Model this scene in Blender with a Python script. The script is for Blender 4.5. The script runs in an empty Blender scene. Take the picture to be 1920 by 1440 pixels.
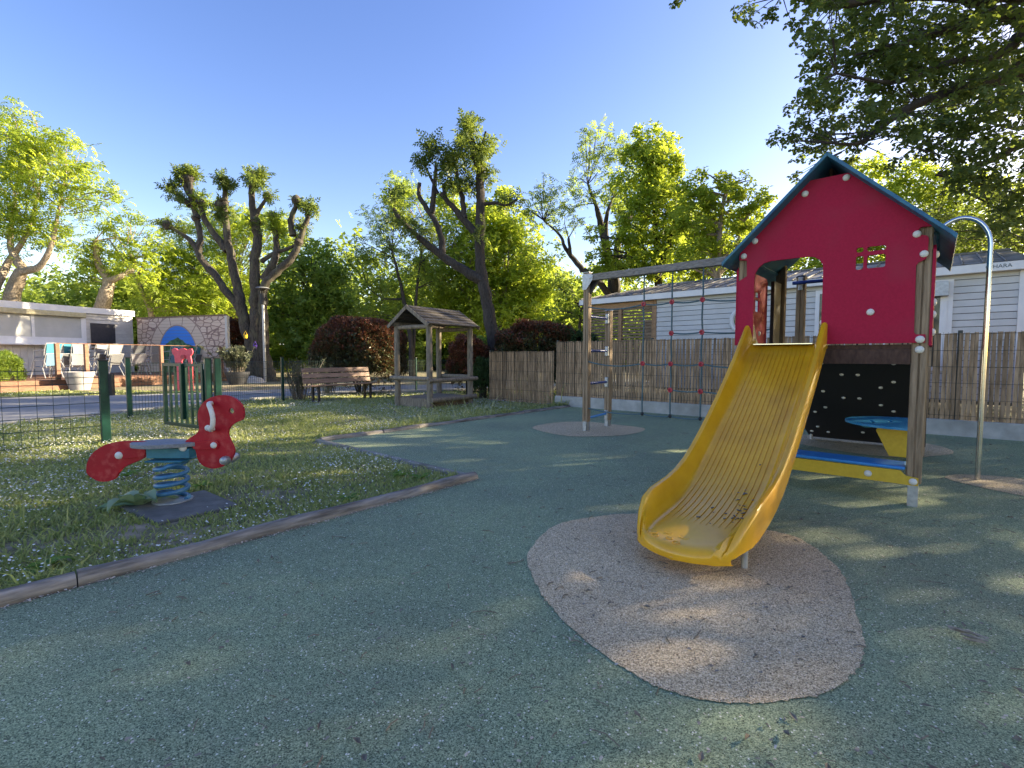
import bpy, math, random
import numpy as np
from mathutils import Vector, Matrix
from mathutils.geometry import tessellate_polygon
random.seed(7); RNG = np.random.default_rng(7)
SC = bpy.context.scene
COL = SC.collection
R = math.radians

# ---------------------------------------------------------------- camera, sky, sun, exposure
H_CAM, F_PX, HOR = 1.15, 900.0, 668.0          # eye height, focal length in pixels of a 1920 frame, horizon row
PITCH = math.atan((720 - HOR) / F_PX)
cam_d = bpy.data.cameras.new('camera'); cam = bpy.data.objects.new('camera', cam_d); COL.objects.link(cam)
cam_d.sensor_width = 36; cam_d.lens = 36 * F_PX / 1920; cam_d.clip_end = 2000; cam_d.clip_start = .05
cam.location = (0, 0, H_CAM); cam.rotation_euler = (R(90) - PITCH, 0, 0)
SC.camera = cam
SUN_AZ, SUN_EL = R(75), R(20)                  # azimuth clockwise from +Y
world = bpy.data.worlds.new('World'); SC.world = world; world.use_nodes = True
wn, wl = world.node_tree.nodes, world.node_tree.links
sky = wn.new('ShaderNodeTexSky'); sky.sky_type = 'NISHITA'; sky.sun_disc = False
sky.sun_elevation = SUN_EL; sky.sun_rotation = SUN_AZ
sky.air_density = 1.0; sky.dust_density = .7; sky.ozone_density = 2.0
hsv = wn.new('ShaderNodeHueSaturation'); hsv.inputs['Hue'].default_value = .524; hsv.inputs['Saturation'].default_value = 1.28
bg = wn['Background']; bg.inputs['Strength'].default_value = .10
wbal = wn.new('ShaderNodeMix'); wbal.data_type = 'RGBA'; wbal.blend_type = 'MULTIPLY'; wbal.inputs['Factor'].default_value = 1; wbal.inputs['B'].default_value = (1.16, .95, .745, 1)   # the camera's white balance
wl.new(sky.outputs['Color'], hsv.inputs['Color']); wl.new(hsv.outputs['Color'], wbal.inputs['A']); wl.new(wbal.outputs['Result'], bg.inputs['Color'])
sun_d = bpy.data.lights.new('sun', 'SUN'); sun = bpy.data.objects.new('sun', sun_d); COL.objects.link(sun)
sun_d.energy = 4.6; sun_d.angle = R(.53); sun_d.color = (1, .84, .58)
SDIR = Vector((math.sin(SUN_AZ) * math.cos(SUN_EL), math.cos(SUN_AZ) * math.cos(SUN_EL), math.sin(SUN_EL)))
sun.rotation_euler = (-SDIR).to_track_quat('-Z', 'Y').to_euler(); sun.location = SDIR * 40
SC.view_settings.view_transform = 'Standard'; SC.view_settings.look = 'None'
SC.view_settings.exposure = 2.25; SC.view_settings.gamma = 1.0; SC.view_settings.use_curve_mapping = False
SC.render.engine = 'CYCLES'
SC.cycles.max_bounces = 8; SC.cycles.diffuse_bounces = 5; SC.cycles.transmission_bounces = 6; SC.cycles.use_denoising = True

# ---------------------------------------------------------------- frames and measuring helpers
A0 = R(48.7)                                    # the playground's own axes: U runs away to the right, V to the left
U = Vector((math.cos(A0), math.sin(A0), 0)); V = Vector((-U.y, U.x, 0)); Z = Vector((0, 0, 1))
def P(u, v, z=0.0): return U * u + V * v + Z * z
def ray(px, py):
    x = (px - 960) / F_PX; k = -(py - 720) / F_PX
    return Vector((x, math.cos(PITCH) + k * math.sin(PITCH), -math.sin(PITCH) + k * math.cos(PITCH)))
EYE = Vector((0, 0, H_CAM))
def on(px, py, n, d):                           # where a sight line meets the plane n.x = d
    r = ray(px, py); return EYE + r * ((d - EYE.dot(n)) / r.dot(n))
def gnd(px, py, h=0.0): return on(px, py, Z, h)
def dep(px, py, y): return on(px, py, Vector((0, 1, 0)), y)
def onu(px, py, u):
    q = on(px, py, U, u); return q.dot(V), q.z

# ---------------------------------------------------------------- mesh building
class MB:
    def __init__(s): s.v = []; s.f = []
    def add(s, vs, fs):
        o = len(s.v); s.v += [Vector(q) for q in vs]; s.f += [[i + o for i in f] for f in fs]; return s
    def box(s, c, size, ax=None):
        c = Vector(c); X, Y, W = ax or (Vector((1, 0, 0)), Vector((0, 1, 0)), Z)
        a, b, d = X * size[0] / 2, Y * size[1] / 2, W * size[2] / 2
        vs = [c + a * i + b * j + d * k for k in (-1, 1) for j in (-1, 1) for i in (-1, 1)]
        return s.add(vs, [(0, 2, 3, 1), (4, 5, 7, 6), (0, 1, 5, 4), (2, 6, 7, 3), (0, 4, 6, 2), (1, 3, 7, 5)])
    def ubox(s, u0, u1, v0, v1, z0, z1):
        return s.box(P((u0 + u1) / 2, (v0 + v1) / 2, (z0 + z1) / 2), (abs(u1 - u0), abs(v1 - v0), abs(z1 - z0)), (U, V, Z))
    def tube(s, pts, r, n=8, caps=True, jit=0.0):
        pts = [Vector(q) for q in pts]; m = len(pts)
        rs = [r] * m if isinstance(r, (int, float)) else list(r)
        t0 = (pts[1] - pts[0]).normalized()
        ref = Z if abs(t0.z) < .9 else Vector((1, 0, 0))
        nx = t0.cross(ref).normalized(); vs = []
        for i in range(m):
            t = (pts[min(i + 1, m - 1)] - pts[max(i - 1, 0)]).normalized()
            nx = (nx - t * nx.dot(t)).normalized(); ny = t.cross(nx)
            for k in range(n):
                a = 2 * math.pi * k / n
                rr = rs[i] * (1 + (random.uniform(-jit, jit) if jit else 0))
                vs.append(pts[i] + nx * math.cos(a) * rr + ny * math.sin(a) * rr)
        fs = [(i * n + k, i * n + (k + 1) % n, (i + 1) * n + (k + 1) % n, (i + 1) * n + k) for i in range(m - 1) for k in range(n)]
        if caps: fs += [tuple(range(n))[::-1], tuple(range((m - 1) * n, m * n))]
        return s.add(vs, fs)
    def cyl(s, a, b, r, r2=None, n=12): return s.tube([a, b], [r, r if r2 is None else r2], n)
    def dome(s, c, nrm, r, h, n=12, k=4):
        nrm = Vector(nrm).normalized(); ref = Z if abs(nrm.z) < .9 else Vector((1, 0, 0))
        x = nrm.cross(ref).normalized(); y = nrm.cross(x); c = Vector(c); vs = []
        for i in range(k):
            t = i / k * math.pi / 2
            vs += [c + (x * math.cos(2 * math.pi * j / n) + y * math.sin(2 * math.pi * j / n)) * r * math.cos(t) + nrm * h * math.sin(t) for j in range(n)]
        vs.append(c + nrm * h)
        fs = [(i * n + j, i * n + (j + 1) % n, (i + 1) * n + (j + 1) % n, (i + 1) * n + j) for i in range(k - 1) for j in range(n)]
        fs += [((k - 1) * n + j, (k - 1) * n + (j + 1) % n, k * n) for j in range(n)] + [tuple(range(n))[::-1]]
        return s.add(vs, fs)
    def prism(s, loop, o, a, b, t, holes=()):   # a flat board: outline in (a,b), thickness t along a x b, holes cut through
        o, a, b = Vector(o), Vector(a), Vector(b); w = a.cross(b).normalized() * t
        loops = [list(loop)] + [list(h) for h in holes]
        flat = [q for l in loops for q in l]
        tris = tessellate_polygon([[Vector((q[0], q[1], 0)) for q in l] for l in loops])
        n = len(flat); base = [o + a * q[0] + b * q[1] for q in flat]
        fs = [tuple(f) for f in tris] + [tuple(i + n for i in f[::-1]) for f in tris]; k = 0
        for l in loops:
            m = len(l); fs += [(k + i, k + (i + 1) % m, n + k + (i + 1) % m, n + k + i) for i in range(m)]; k += m
        return s.add(base + [q + w for q in base], fs)
    def grid(s, rows, closed=False):
        n = len(rows[0]); m = len(rows); vs = [q for r in rows for q in r]
        kk = n if closed else n - 1
        return s.add(vs, [(i * n + k, i * n + (k + 1) % n, (i + 1) * n + (k + 1) % n, (i + 1) * n + k) for i in range(m - 1) for k in range(kk)])
    def build(s, name, mat, parent=None, smooth=False, bev=0.0, loc=None):
        org = Vector(loc) if loc is not None else (Vector(parent['o']) if parent is not None else Vector((0, 0, 0)))
        me = bpy.data.meshes.new(name); me.from_pydata([q - org for q in s.v], [], s.f); me.update()
        import bmesh
        bm = bmesh.new(); bm.from_mesh(me); bmesh.ops.recalc_face_normals(bm, faces=bm.faces); bm.to_mesh(me); bm.free()
        return link(name, me, mat, parent, org, smooth, bev)
def link(name, me, mat, parent, org, smooth=False, bev=0.0):
    if mat is not None: me.materials.append(mat)
    if smooth:
        me.polygons.foreach_set('use_smooth', [True] * len(me.polygons))
        try: me.set_sharp_from_angle(angle=R(40))
        except Exception: pass
    o = bpy.data.objects.new(name, me); COL.objects.link(o); o['o'] = tuple(org)
    if parent is not None:
        o.parent = parent; o.location = Vector(org) - Vector(parent['o'])
    else: o.location = org
    if bev:
        b = o.modifiers.new('bevel', 'BEVEL'); b.width = bev; b.segments = 2; b.limit_method = 'ANGLE'; b.angle_limit = R(50)
    return o
def tag(o, label, cat, group=None):
    o['label'] = label; o['category'] = cat
    if group: o['group'] = group
    return o
def thing(name, label, cat, loc=(0, 0, 0), group=None):
    o = bpy.data.objects.new(name, None); COL.objects.link(o); o.location = loc; o['o'] = tuple(loc)
    o.empty_display_size = .1
    return tag(o, label, cat, group)
def kind(o, k): o['kind'] = k; return o
def dupe(src, name, parent, loc, rot=None):     # a part that shares its mesh
    o = src.copy(); o.name = name; COL.objects.link(o); o.parent = parent; o['o'] = tuple(loc)
    o.location = Vector(loc) - (Vector(parent['o']) if parent is not None else Vector((0, 0, 0)))
    if rot is not None: o.rotation_euler = rot
    return o
def copy_tree(o, parent=None):
    c = o.copy(); COL.objects.link(c); c.parent = parent
    for ch in list(o.children): copy_tree(ch, c)
    return c
def smooth_loop(pts, k=6):                      # closed Catmull-Rom through the points
    n = len(pts); out = []
    for i in range(n):
        p0, p1, p2, p3 = [Vector(pts[(i + j - 1) % n]) for j in range(4)]
        for t in range(k):
            t = t / k
            out.append(.5 * ((2 * p1) + (p2 - p0) * t + (2 * p0 - 5 * p1 + 4 * p2 - p3) * t * t + (3 * p1 - p0 - 3 * p2 + p3) * t ** 3))
    return out
def smooth_path(pts, k=5):
    p = [Vector(q) for q in pts]; p = [p[0] * 2 - p[1]] + p + [p[-1] * 2 - p[-2]]; out = []
    for i in range(1, len(p) - 2):
        p0, p1, p2, p3 = p[i - 1:i + 3]
        for t in range(k):
            t = t / k
            out.append(.5 * ((2 * p1) + (p2 - p0) * t + (2 * p0 - 5 * p1 + 4 * p2 - p3) * t * t + (3 * p1 - p0 - 3 * p2 + p3) * t ** 3))
    out.append(p[-2]); return out
def rrect(x0, y0, x1, y1, r, k=4):
    out = []
    for cx, cy, a in ((x1 - r, y1 - r, 0), (x0 + r, y1 - r, 90), (x0 + r, y0 + r, 180), (x1 - r, y0 + r, 270)):
        out += [(cx + r * math.cos(R(a + 90 * i / k)), cy + r * math.sin(R(a + 90 * i / k))) for i in range(k + 1)]
    return out

# ---------------------------------------------------------------- materials
def nodes(name):
    m = bpy.data.materials.new(name); m.use_nodes = True
    nt = m.node_tree; return m, nt.nodes, nt.links, nt.nodes['Principled BSDF']
def c4(c): return (c[0], c[1], c[2], 1)
def surf(name, c1, c2=None, scale=6, rough=.6, metal=0, bump=0., bscale=None, stretch=(1, 1, 1), coord='Object', rand=0., lo=.35, hi=.65, detail=5, coat=0., spec=.5, c3=None, s3=2.):
    m, n, l, b = nodes(name)
    b.inputs['Roughness'].default_value = rough; b.inputs['Metallic'].default_value = metal
    b.inputs['Coat Weight'].default_value = coat; b.inputs['Specular IOR Level'].default_value = spec
    if coat: b.inputs['Coat Roughness'].default_value = .12
    tc = n.new('ShaderNodeTexCoord'); mp = n.new('ShaderNodeMapping'); mp.inputs['Scale'].default_value = stretch
    if coord == 'World':
        geo = n.new('ShaderNodeNewGeometry'); l.new(geo.outputs['Position'], mp.inputs['Vector'])
    else: l.new(tc.outputs[coord], mp.inputs['Vector'])
    info = n.new('ShaderNodeObjectInfo')
    if rand:                                    # every piece samples its own stretch of the grain
        av = n.new('ShaderNodeVectorMath'); av.operation = 'MULTIPLY_ADD'
        cmb = n.new('ShaderNodeCombineXYZ'); mr = n.new('ShaderNodeMath'); mr.operation = 'MULTIPLY'; mr.inputs[1].default_value = 37.
        l.new(info.outputs['Random'], mr.inputs[0])
        for i in range(3): l.new(mr.outputs[0], cmb.inputs[i])
        av.inputs[1].default_value = (1, 1, 1); l.new(mp.outputs[0], av.inputs[0]); l.new(cmb.outputs[0], av.inputs[2]); vec = av.outputs[0]
    else: vec = mp.outputs[0]
    nz = n.new('ShaderNodeTexNoise'); nz.inputs['Scale'].default_value = scale; nz.inputs['Detail'].default_value = detail; nz.inputs['Roughness'].default_value = .62
    l.new(vec, nz.inputs['Vector'])
    rp = n.new('ShaderNodeValToRGB'); rp.color_ramp.elements[0].position = lo; rp.color_ramp.elements[1].position = hi
    rp.color_ramp.elements[0].color = c4(c1); rp.color_ramp.elements[1].color = c4(c2 or c1)
    l.new(nz.outputs['Fac'], rp.inputs['Fac']); out = rp.outputs['Color']
    if c3:
        n3 = n.new('ShaderNodeTexNoise'); n3.inputs['Scale'].default_value = s3; n3.inputs['Detail'].default_value = 3
        l.new(vec, n3.inputs['Vector'])
        r3 = n.new('ShaderNodeValToRGB'); r3.color_ramp.elements[0].position = .5; r3.color_ramp.elements[1].position = .72
        l.new(n3.outputs['Fac'], r3.inputs['Fac'])
        mx = n.new('ShaderNodeMix'); mx.data_type = 'RGBA'; l.new(r3.outputs['Color'], mx.inputs['Factor'])
        l.new(out, mx.inputs['A']); mx.inputs['B'].default_value = c4(c3); out = mx.outputs['Result']
    if rand:
        hs = n.new('ShaderNodeHueSaturation'); mr2 = n.new('ShaderNodeMapRange')
        mr2.inputs['To Min'].default_value = 1 - rand; mr2.inputs['To Max'].default_value = 1 + rand
        l.new(info.outputs['Random'], mr2.inputs['Value']); l.new(mr2.outputs[0], hs.inputs['Value']); l.new(out, hs.inputs['Color']); out = hs.outputs['Color']
    l.new(out, b.inputs['Base Color'])
    if bump:
        bp = n.new('ShaderNodeBump'); bp.inputs['Strength'].default_value = bump; bp.inputs['Distance'].default_value = .01
        if bscale:
            nb = n.new('ShaderNodeTexNoise'); nb.inputs['Scale'].default_value = bscale; nb.inputs['Detail'].default_value = 4; l.new(vec, nb.inputs['Vector']); l.new(nb.outputs['Fac'], bp.inputs['Height'])
        else: l.new(nz.outputs['Fac'], bp.inputs['Height'])
        l.new(bp.outputs['Normal'], b.inputs['Normal'])
    return m
def granule(name, ramp, scale, big1, big2, bump=.5, fleck=None):   # bonded rubber crumb: every grain its own tone
    m, n, l, b = nodes(name); b.inputs['Roughness'].default_value = .82; b.inputs['Specular IOR Level'].default_value = .35
    geo = n.new('ShaderNodeNewGeometry')
    vo = n.new('ShaderNodeTexVoronoi'); vo.inputs['Scale'].default_value = scale; l.new(geo.outputs['Position'], vo.inputs['Vector'])
    sp = n.new('ShaderNodeSeparateColor'); l.new(vo.outputs['Color'], sp.inputs['Color'])
    rp = n.new('ShaderNodeValToRGB'); e = rp.color_ramp.elements
    while len(e) < len(ramp): e.new(.5)
    for i, (p, c) in enumerate(ramp): e[i].position = p; e[i].color = c4(c)
    l.new(sp.outputs['Red'], rp.inputs['Fac'])
    nz = n.new('ShaderNodeTexNoise'); nz.inputs['Scale'].default_value = .55; nz.inputs['Detail'].default_value = 6; nz.inputs['Roughness'].default_value = .6
    l.new(geo.outputs['Position'], nz.inputs['Vector'])
    r2 = n.new('ShaderNodeValToRGB'); r2.color_ramp.elements[0].position = .36; r2.color_ramp.elements[1].position = .66
    r2.color_ramp.elements[0].color = c4(big1); r2.color_ramp.elements[1].color = c4(big2); l.new(nz.outputs['Fac'], r2.inputs['Fac'])
    mx = n.new('ShaderNodeMix'); mx.data_type = 'RGBA'; mx.blend_type = 'MULTIPLY'; mx.inputs['Factor'].default_value = 1
    l.new(rp.outputs['Color'], mx.inputs['A']); l.new(r2.outputs['Color'], mx.inputs['B'])
    # trodden dust and pollen in fine drifts
    n4 = n.new('ShaderNodeTexNoise'); n4.inputs['Scale'].default_value = 7; n4.inputs['Detail'].default_value = 8; n4.inputs['Roughness'].default_value = .7; l.new(geo.outputs['Position'], n4.inputs['Vector'])
    r4 = n.new('ShaderNodeValToRGB'); r4.color_ramp.elements[0].position = .55; r4.color_ramp.elements[1].position = .8; r4.color_ramp.elements[1].color = (.35, .35, .35, 1)
    l.new(n4.outputs['Fac'], r4.inputs['Fac'])
    m2 = n.new('ShaderNodeMix'); m2.data_type = 'RGBA'; l.new(r4.outputs['Color'], m2.inputs['Factor']); l.new(mx.outputs['Result'], m2.inputs['A']); m2.inputs['B'].default_value = (.30, .27, .20, 1)
    out = m2.outputs['Result']
    if fleck:                                    # sparse larger chips lying among the grains
        vf = n.new('ShaderNodeTexVoronoi'); vf.inputs['Scale'].default_value = 125; l.new(geo.outputs['Position'], vf.inputs['Vector'])
        sf = n.new('ShaderNodeSeparateColor'); l.new(vf.outputs['Color'], sf.inputs['Color'])
        g1_ = n.new('ShaderNodeMath'); g1_.operation = 'GREATER_THAN'; g1_.inputs[1].default_value = .955; l.new(sf.outputs['Green'], g1_.inputs[0])
        g2_ = n.new('ShaderNodeMath'); g2_.operation = 'LESS_THAN'; g2_.inputs[1].default_value = .42; l.new(vf.outputs['Distance'], g2_.inputs[0])
        g3_ = n.new('ShaderNodeMath'); g3_.operation = 'MULTIPLY'; l.new(g1_.outputs[0], g3_.inputs[0]); l.new(g2_.outputs[0], g3_.inputs[1])
        mf = n.new('ShaderNodeMix'); mf.data_type = 'RGBA'; l.new(g3_.outputs[0], mf.inputs['Factor']); l.new(out, mf.inputs['A']); mf.inputs['B'].default_value = c4(fleck); out = mf.outputs['Result']
    l.new(out, b.inputs['Base Color'])
    bp = n.new('ShaderNodeBump'); bp.inputs['Strength'].default_value = bump; bp.inputs['Distance'].default_value = .006; bp.invert = True
    l.new(vo.outputs['Distance'], bp.inputs['Height']); l.new(bp.outputs['Normal'], b.inputs['Normal'])
    return m
def leafy(name, dark, light, trans, tw=.45, rough=.5):  # 'tint' runs leaf by leaf between two greens; light passes through
    m = bpy.data.materials.new(name); m.use_nodes = True; n, l = m.node_tree.nodes, m.node_tree.links
    b = n['Principled BSDF']; b.inputs['Roughness'].default_value = rough; b.inputs['Specular IOR Level'].default_value = .35
    at = n.new('ShaderNodeAttribute'); at.attribute_name = 'tint'
    mx = n.new('ShaderNodeMix'); mx.data_type = 'RGBA'; mx.inputs['A'].default_value = c4(dark); mx.inputs['B'].default_value = c4(light)
    l.new(at.outputs['Fac'], mx.inputs['Factor']); l.new(mx.outputs['Result'], b.inputs['Base Color'])
    tr = n.new('ShaderNodeBsdfTranslucent'); m3 = n.new('ShaderNodeMix'); m3.data_type = 'RGBA'
    m3.inputs['A'].default_value = c4([c * .7 for c in trans]); m3.inputs['B'].default_value = c4(trans); l.new(at.outputs['Fac'], m3.inputs['Factor']); l.new(m3.outputs['Result'], tr.inputs['Color'])
    ms = n.new('ShaderNodeMixShader'); ms.inputs[0].default_value = tw
    l.new(b.outputs[0], ms.inputs[1]); l.new(tr.outputs[0], ms.inputs[2]); l.new(ms.outputs[0], n['Material Output'].inputs['Surface'])
    return m
M = {}
M['rubber'] = granule('green_rubber', [(0, (.04, .052, .03)), (.25, (.14, .18, .105)), (.72, (.27, .32, .185)), (1, (.42, .46, .29))], 285, (.92, .94, .98), (1.34, 1.36, 1.24), fleck=(.72, .71, .6))
M['beige'] = granule('beige_rubber', [(0, (.08, .052, .027)), (.2, (.35, .265, .155)), (.6, (.60, .47, .285)), (.85, (.76, .62, .40)), (1, (.9, .78, .56))], 260, (.86, .85, .84), (1.14, 1.12, 1.08), fleck=(.10, .075, .05))
M['soil'] = surf('soil_and_turf', (.15, .135, .07), (.36, .29, .20), 5, .95, bump=1.0, bscale=45, coord='World', lo=.42, hi=.62, detail=8, c3=(.13, .16, .05), s3=1.6)
M['kerbgrey'] = surf('weathered_edging', (.20, .185, .155), (.33, .31, .27), 5, .85, bump=.4, bscale=60, coord='World', detail=8, c3=(.14, .13, .09), s3=4)
M['road'] = surf('asphalt_road', (.20, .20, .20), (.27, .27, .265), 3, .85, bump=.3, bscale=90, coord='World', detail=8)
M['concrete'] = surf('concrete', (.34, .335, .31), (.48, .47, .44), 5, .85, bump=.25, bscale=60, coord='World', detail=8, c3=(.26, .26, .23), s3=1.6)
M['post'] = surf('weathered_post_wood', (.17, .115, .065), (.34, .245, .155), 5, .75, bump=.5, stretch=(9, 9, .7), rand=.12, detail=8)
M['beam'] = surf('grey_beam_wood', (.15, .13, .11), (.30, .27, .235), 6, .8, bump=.4, coord='World', detail=8, stretch=(2.4, 2.4, 9))
M['log'] = surf('grey_log_wood', (.13, .115, .095), (.35, .315, .27), 3, .85, bump=.7, stretch=(1.2, 9, 9), rand=.12, detail=10, c3=(.08, .065, .05), s3=2.2)
M['pavilion'] = surf('pavilion_logs', (.13, .105, .075), (.28, .23, .17), 5, .8, bump=.4, stretch=(6, 6, 1), detail=8, rand=.1)
M['plank'] = surf('grey_roof_planks', (.05, .043, .038), (.125, .11, .095), 5, .8, bump=.4, stretch=(3, 3, 3), detail=8, rand=.22)
M['slat'] = surf('split_fence_slats', (.18, .115, .06), (.44, .30, .18), 3.2, .85, bump=.4, stretch=(7, 7, .9), detail=9, rand=.28)
M['deckwood'] = surf('reddish_deck_wood', (.13, .062, .035), (.26, .125, .07), 4, .7, bump=.3, stretch=(2, 2, 8), rand=.2, detail=7)
M['benchwood'] = surf('bench_slats', (.20, .12, .08), (.36, .23, .16), 3, .6, bump=.3, stretch=(2, 2, 14), rand=.15, detail=7)
M['red'] = surf('red_panel', (.33, .008, .038), (.39, .011, .046), 60, .6, bump=.08, bscale=500, c3=(.33, .022, .05), s3=2.4, spec=.18)
M['riderred'] = surf('rider_red', (.33, .008, .018), (.42, .012, .024), 5, .48, bump=.08, bscale=120, spec=.25, c3=(.47, .06, .06), s3=16, detail=9)
M['yellow'] = surf('slide_yellow', (.66, .32, .008), (.77, .40, .013), 4, .24, coat=.22, detail=8, c3=(.54, .26, .015), s3=2.2, bump=.04, bscale=40)
M['panelyellow'] = surf('yellow_panel', (.56, .36, .02), (.64, .43, .03), 30, .45)
M['roofblue'] = surf('blue_roof', (.012, .09, .19), (.03, .17, .27), 7, .5, detail=7, c3=(.05, .17, .22), s3=3)
M['blue'] = surf('blue_panel', (.03, .20, .52), (.05, .26, .6), 12, .35)
M['tableblue'] = surf('blue_table', (.02, .22, .46), (.05, .30, .52), 9, .3)
M['black'] = surf('black_climb_wall', (.012, .012, .016), (.025, .025, .03), 90, .6, bump=.2, bscale=200)
M['white'] = surf('white_caps', (.62, .60, .56), (.75, .73, .68), 20, .45)
M['steel'] = surf('steel', (.6, .6, .6), (.68, .68, .67), 40, .17, metal=1)
M['galv'] = surf('galvanised', (.34, .35, .36), (.48, .49, .50), 25, .5, metal=.7, bump=.1)
M['rope'] = surf('blue_rope', (.045, .085, .10), (.12, .19, .21), 160, .8, bump=.4, bscale=300)
M['clampred'] = surf('red_clamps', (.38, .02, .04), (.5, .05, .07), 20, .4)
M['dark'] = surf('black_rubber', (.012, .012, .013), (.03, .03, .03), 30, .6)
M['navy'] = surf('navy_tube', (.012, .03, .16), (.02, .05, .24), 20, .35)
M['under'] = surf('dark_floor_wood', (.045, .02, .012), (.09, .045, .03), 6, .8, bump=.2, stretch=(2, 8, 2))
M['green'] = surf('green_paint', (.004, .030, .022), (.008, .048, .034), 12, .4, bump=.05, spec=.3)
M['wire'] = surf('green_wire', (.008, .025, .022), (.018, .04, .034), 30, .5)
M['fwire'] = surf('dark_fence_wire', (.03, .035, .03), (.06, .065, .055), 30, .5)
M['spring'] = surf('blue_spring', (.03, .13, .27), (.06, .2, .34), 30, .4)
M['teal'] = surf('teal_bracket', (.02, .13, .2), (.04, .19, .26), 15, .5)
M['seat'] = surf('grey_seat', (.16, .17, .19), (.24, .25, .27), 60, .6, bump=.2, bscale=200)
M['mat'] = surf('dark_mat', (.10, .10, .09), (.17, .165, .15), 8, .85, bump=.3, bscale=140, coord='World', detail=8)
M['siding'] = surf('white_siding', (.48, .48, .48), (.56, .56, .56), 3, .5, rand=.05, c3=(.45, .45, .44), s3=1.2)
M['trim'] = surf('white_trim', (.64, .64, .66), (.72, .72, .73), 4, .45)
M['cream'] = surf('cream_boards', (.48, .46, .43), (.57, .55, .52), 3, .55, rand=.05)
M['shutter'] = surf('grey_shutter', (.40, .41, .40), (.46, .47, .46), 2, .5)
M['awning'] = surf('straw_awning', (.40, .35, .20), (.5, .45, .28), 9, .6)
M['slate'] = surf('blackboard', (.018, .018, .026), (.03, .03, .04), 9, .5)
M['sheet'] = surf('grey_sheet_roof', (.13, .125, .12), (.26, .25, .24), 1.8, .65, bump=.2, coord='World', detail=9, c3=(.10, .10, .085), s3=3)
M['terrace'] = surf('terrace_timber', (.24, .13, .06), (.36, .21, .10), 4, .6, rand=.12, stretch=(2, 2, 6))
M['lattice'] = surf('lattice_slats', (.13, .085, .05), (.24, .165, .10), 4, .7, rand=.15)
M['glass'] = surf('dark_glass', (.02, .025, .03), (.03, .035, .04), 2, .08)
M['potgrey'] = surf('grey_pot', (.30, .29, .30), (.38, .37, .37), 6, .6)
M['potblack'] = surf('black_pot', (.02, .022, .03), (.04, .042, .05), 6, .5)
M['pink'] = surf('pink_board', (.72, .07, .10), (.8, .10, .14), 8, .45)
M['chairteal'] = surf('teal_fabric', (.03, .20, .27), (.06, .28, .35), 40, .7)
M['chairblue'] = surf('blue_fabric', (.10, .22, .36), (.14, .28, .42), 40, .7)
M['chairgrey'] = surf('grey_fabric', (.24, .24, .26), (.33, .33, .35), 40, .7)
M['chairdark'] = surf('dark_grey_fabric', (.10, .105, .115), (.16, .165, .175), 40, .7)
M['chairframe'] = surf('grey_chair_frame', (.34, .35, .36), (.44, .45, .46), 20, .4, metal=.3)
M['bark'] = surf('grey_bark', (.02, .017, .014), (.095, .078, .06), 5, .9, bump=1.0, stretch=(5, 5, 1.3), coord='World', detail=10, c3=(.11, .105, .06), s3=1.3)
M['barkdark'] = surf('dark_bark', (.022, .018, .016), (.075, .062, .052), 6, .9, bump=1.0, stretch=(5, 5, 1.3), coord='World', detail=10)
M['barkpale'] = surf('pale_bark', (.16, .125, .09), (.40, .33, .25), 4, .9, bump=.8, stretch=(4, 4, 1.3), coord='World', detail=9)
M['twig'] = surf('dry_twig', (.10, .085, .06), (.24, .20, .15), 40, .9)
M['chip'] = surf('pale_chips', (.42, .36, .28), (.62, .55, .45), 30, .8)
M['drybark'] = surf('dry_bark_strips', (.20, .16, .12), (.40, .34, .27), 30, .9, bump=.5)
M['stone'] = surf('pale_stone', (.32, .31, .29), (.55, .54, .51), 8, .85, bump=.5, detail=8)
M['bucket'] = surf('yellow_plastic', (.65, .42, .02), (.7, .48, .03), 9, .4)
M['purple'] = surf('purple_plastic', (.10, .04, .35), (.14, .06, .42), 9, .4)
M['canvas'] = surf('white_canvas', (.7, .68, .62), (.8, .78, .72), 4, .7)
M['loc_y'] = leafy('locust_leaves_bright', (.13, .20, .025), (.28, .36, .05), (.64, .76, .075), .56)
M['loc_g'] = leafy('locust_leaves_green', (.085, .14, .03), (.18, .25, .05), (.45, .58, .08), .52)
M['pol'] = leafy('pollard_leaves', (.06, .105, .028), (.145, .195, .045), (.30, .38, .05), .42)
M['oak'] = leafy('oak_leaves', (.05, .08, .028), (.11, .15, .045), (.27, .35, .055), .45)
M['dense'] = leafy('dark_green_leaves', (.08, .15, .03), (.18, .26, .06), (.42, .58, .08), .5)
M['far'] = leafy('far_leaves', (.12, .18, .03), (.24, .31, .055), (.48, .6, .08), .5)
M['hedge'] = leafy('hedge_leaves', (.04, .085, .035), (.08, .14, .05), (.12, .2, .05), .3)
M['olive'] = leafy('olive_leaves', (.07, .085, .05), (.16, .175, .115), (.14, .17, .07), .25)
M['grass'] = leafy('grass_blades', (.20, .26, .075), (.56, .54, .30), (.56, .62, .17), .48, .6)
M['weed'] = leafy('weed_leaves', (.09, .19, .03), (.17, .28, .06), (.3, .46, .06), .4)
M['weedpale'] = leafy('pale_weed_leaves', (.16, .27, .12), (.36, .46, .30), (.3, .42, .15), .3)
M['daisy'] = surf('daisy_heads', (.74, .74, .70), (.82, .82, .78), 30, .7)
def photinia_mat():                             # young red leaves over old dark green ones
    m = leafy('photinia_leaves', (.055, .085, .035), (.21, .065, .04), (.22, .09, .04), .25, .35); return m
M['photinia'] = photinia_mat()

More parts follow.
